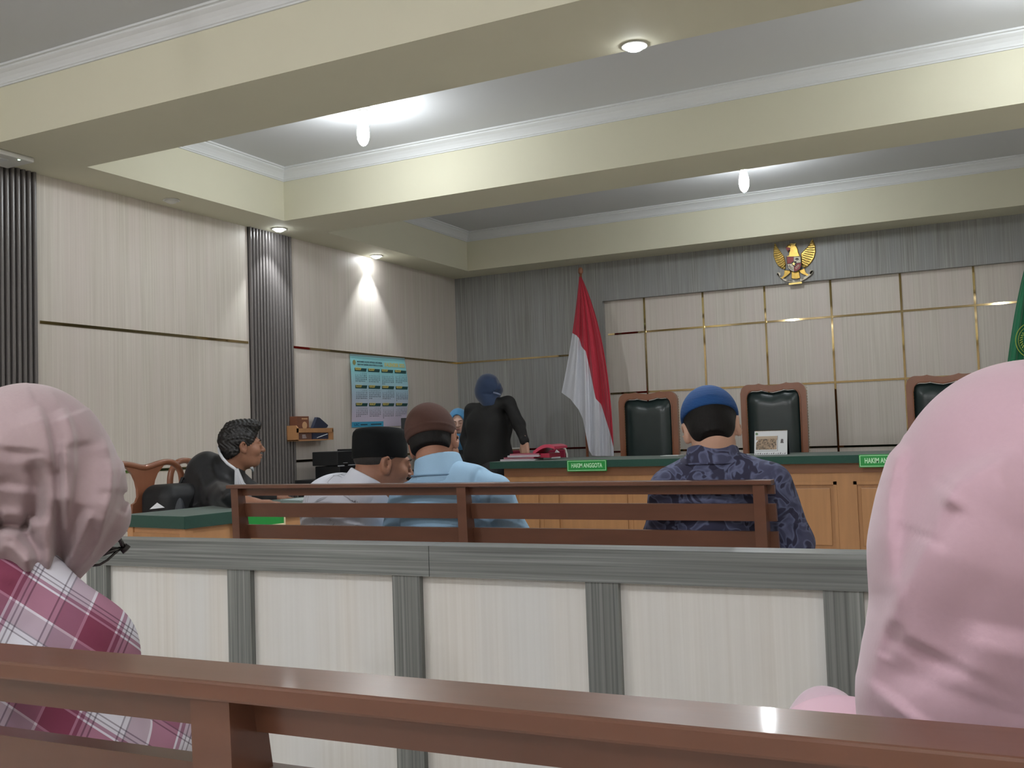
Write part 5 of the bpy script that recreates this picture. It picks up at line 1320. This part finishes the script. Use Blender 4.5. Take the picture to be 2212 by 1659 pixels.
    blob('body', hd + shrink(tor + arms, .018) + hand(wr_, Fh @ np.array([-.3, 1, -.1]), (0, 0, 1), 1, 30, 1, .93) + hand(wl, Fh @ np.array([.3, 1, -.1]), (0, 0, 1), -1, 30, 1, .93) + shrink(lp, .014), M_skin2, t, .006)
    eyes(hc, R, t, .76)
    m_ = bpy.data.materials.new('plaid_flannel'); m_.use_nodes = True; g = N(m_); b = g.n['Principled BSDF']; b.inputs['Roughness'].default_value = .9; b.inputs['Specular IOR Level'].default_value = .2
    tc = g.new('ShaderNodeTexCoord'); outs = []
    v1 = viewframe(120, 1400)
    for ax, sc2, off in (((v1[:, 0] * .62 + v1[:, 2] * .78), 11.5, .10), ((v1[:, 0] * .90 - v1[:, 2] * .42), 9.0, .55)):
        dt = g.new('ShaderNodeVectorMath', operation='DOT_PRODUCT'); dt.inputs[1].default_value = tuple(ax); g.link(tc.outputs['Object'], dt.inputs[0])
        mu = g.new('ShaderNodeMath', operation='MULTIPLY_ADD'); mu.inputs[1].default_value = sc2; mu.inputs[2].default_value = off + 50; g.link(dt.outputs['Value'], mu.inputs[0])
        fr_ = g.new('ShaderNodeMath', operation='FRACT'); g.link(mu.outputs[0], fr_.inputs[0]); r = g.new('ShaderNodeValToRGB'); r.color_ramp.interpolation = 'CONSTANT'
        stops = [(0, (.86, .85, .88)), (.03, (.45, .42, .46)), (.045, (.9, .9, .93)), (.08, (.45, .42, .46)), (.095, (.92, .92, .95)), (.33, (.45, .42, .46)), (.345, (.88, .87, .9)), (.39, (.42, .38, .42)), (.405, (.64, .52, .58)), (.62, (.92, .88, .91)), (.645, (.50, .24, .32)), (.935, (.88, .86, .9)), (.96, (.50, .30, .38))]
        r.color_ramp.elements[0].color = stops[0][1] + (1,); r.color_ramp.elements[1].position = stops[1][0]; r.color_ramp.elements[1].color = stops[1][1] + (1,)
        for s_, c_ in stops[2:]: e = r.color_ramp.elements.new(s_); e.color = c_ + (1,)
        g.link(fr_.outputs[0], r.inputs[0]); outs.append(r.outputs[0])
    mx = g.new('ShaderNodeMix', data_type='RGBA', blend_type='MULTIPLY'); mx.inputs[0].default_value = 1; g.link(outs[0], mx.inputs[6]); g.link(outs[1], mx.inputs[7])
    gm = g.new('ShaderNodeMix', data_type='RGBA', blend_type='MULTIPLY'); gm.inputs[0].default_value = 1; gm.inputs[7].default_value = (.80, .80, .82, 1); g.link(mx.outputs[2], gm.inputs[6]); g.link(gm.outputs[2], b.inputs['Base Color'])
    fl = [([A(*p, 1.15) for p in ((135, 1296), (190, 1340), (225, 1385), (240, 1410))], .003, .004, .004), ([A(*p, 1.15) for p in ((40, 1330), (120, 1400), (160, 1500))], -.005, .02, .02), ([A(*p, 1.15) for p in ((0, 1235), (40, 1255), (72, 1290))], .004, .006, .006)]
    blob('shirt', tor + arms + [folds(fl, .003, 18)], m_, t, .005)
    blob('trousers', lp, M_trous, t, .008)
    for a in an: shoe(a, -5, t)
    # spectacles
    gt = empty('spectacles', tuple(A(262, 1190, 1.30)), 0, 'thin metal spectacles peeking out below the dusty pink headscarf', 'glasses')
    sm = mat('frame_metal', rgb(90, 92, 92), .25, metal=.9); D2 = 1.30
    M = MB(); M.tube([A(*p, D2) for p in ((200, 1222), (215, 1220), (232, 1210), (246, 1197), (256, 1189), (262, 1184))], .0016, 6); M.tube([A(*p, D2) for p in ((200, 1222), (190, 1214), (190, 1200), (205, 1192), (235, 1184), (262, 1184))], .0016, 6); M.obj('rim', sm, gt, True)
    M = MB(); M.tube([A(256, 1160, D2 - .01), A(262, 1172, D2 - .005), A(268, 1184, D2)], .0028, 8); M.obj('temple_arm', sm, gt, True)
    M = MB(); M.tube([A(262, 1192, D2), A(270, 1186, D2), A(277, 1177, D2)], .0038, 8); M.obj('end_piece', mat('frame_dark', rgb(48, 48, 48), .3), gt, True)
    M = MB(); M.tube([A(205, 1205, D2), A(235, 1192, D2), A(260, 1184, D2)], [.002, .003, .0026], 8); M.obj('bridge_bar', sm, gt, True)
    gl = bpy.data.materials.new('clear_lens'); gl.use_nodes = True; b = gl.node_tree.nodes['Principled BSDF']; b.inputs['Transmission Weight'].default_value = 1; b.inputs['Roughness'].default_value = .02; b.inputs['IOR'].default_value = 1.1
    link('lens', [A(*p, D2) for p in ((200, 1222), (215, 1220), (232, 1210), (246, 1197), (256, 1189), (262, 1184), (235, 1184), (205, 1192), (192, 1205))], [tuple(range(9))], gl, gt)
woman_left()

# ---------------------------------------------------------------- woman in the pink scarf, front right
def woman_right():
    D = .76
    def A(a, b, d=D): return atD(a, b, d)
    def z8(x, y, d=.665): return A(1700 + x * .5064, 760 + y * .5064, d)
    R = frame(2, 25, 0); hc = A(2240, 1230)
    t = empty('person', (hc[0], hc[1], 0), 0, 'woman in a smooth pink headscarf filling the lower right, back to us', 'person')
    vd = (viewframe(2200, 1250)[:, 1], 1.35)
    scarf = [VE(2240, 1075, D, 332, 297, .115, .02), VE(2215, 1230, D, 326, 235, .110, .03), VC((2180, 1270, D, 272), (2118, 1500, D, 222), .03, '+', vd), VC((2330, 1270, D, 260), (2360, 1520, D, 260), .03, '+', vd),
             VC((2085, 1480, D, 196), (2085, 1640, D, 208), .03, '+', vd)]
    lines = [([z8(*p) for p in ((490, 390), (455, 480), (432, 620), (430, 780), (440, 950), (462, 1100))], .0065, .010, .006),
             ([z8(*p) for p in ((1010, 430), (920, 480), (820, 530), (740, 575), (715, 620), (660, 760), (590, 880), (500, 1060), (440, 1190), (395, 1320), (340, 1540))], .0150, .009, .045),
             ([z8(*p) for p in ((712, 590), (660, 650), (605, 740), (580, 790))], .0050, .012, .008),
             ([z8(*p) for p in ((700, 640), (650, 740), (600, 820))], -.0050, .008, .008),
             ([z8(*p) for p in ((860, 1160), (845, 1260), (825, 1340), (790, 1400), (680, 1440), (560, 1485), (480, 1530), (440, 1570))], .0080, .012, .030),
             ([z8(*p) for p in ((600, 1250), (540, 1380), (450, 1500))], -.0060, .025, .03),
             ([z8(*p) for p in ((470, 1150), (430, 1240), (405, 1300))], -.004, .006, .006)]
    pm = mat('scarf_pink', rgb(182, 152, 162), .8, sheen=.4, noise=.02, nscale=(300, 300, 300), bump=.05, spec=.22)
    def taper(P, d): return d
    so = blob('headscarf', scarf + [folds(lines, .0005, 30)], pm, t, .0028, .05)
    Fh = frame(0); hip = np.array([hc[0] + .02, .80, .48]); sh = np.array([hc[0], .765, .80])
    chest = np.array([hc[0], .78, .66])
    shl = sh + [-.14, .03, -.01]; shr = sh + [.14, .02, .0]
    el = shl + [-.05, .08, -.22]; er = shr + [.05, .08, -.22]; wl = el + [.12, .2, .0]; wr_ = er + [-.12, .2, 0]
    tor = [ELL(chest, (.15, .085, .15), Fh, .05), CON(shl, shr, .052, .052, .04), CON(chest, hip, .12, .135, .05), CON(shl, el, .05, .046, .03), CON(shr, er, .05, .046, .03)]
    arms = [CON(el, wl, .042, .032, .03), CON(er, wr_, .042, .032, .03)]
    lp, an = legs(hip, 0, .40, knee=.40)
    blob('body', head(hc, R, .86, sh + [0, 0, -.03], .045, False) + shrink(tor + arms, .015) + hand(wl, (.3, 1, -.1), (0, 0, 1), -1, 30, 1, .93) + hand(wr_, (-.3, 1, -.1), (0, 0, 1), 1, 30, 1, .93) + shrink(lp, .014), M_skin2, t, .006)
    eyes(hc, R, t, .86)
    blob('tunic', tor + arms, mat('tunic_pink', rgb(214, 180, 192), .85), t, .006)
    # scarf end lying over the shoulder
    b0_ = A(1785, 1560, .86)
    blob('scarf_end', [VC((1783, 1556, .86, 60), (1830, 1592, .84, 52), .02), VC((1722, 1600, .87, 48), (1783, 1556, .86, 58), .02), VC((1830, 1592, .84, 50), (1950, 1650, .80, 56), .02), folds([([A(1790, 1500, .82), A(1797, 1540, .82), A(1800, 1570, .82)], -.004, .006, .008)], .0006, 30)], mat('scarf_pink_light', rgb(198, 174, 184), .8, sheen=.4), so, .004)
    blob('trousers', lp, M_trous, t, .008)
    for a in an: shoe(a, 0, t)
woman_right()
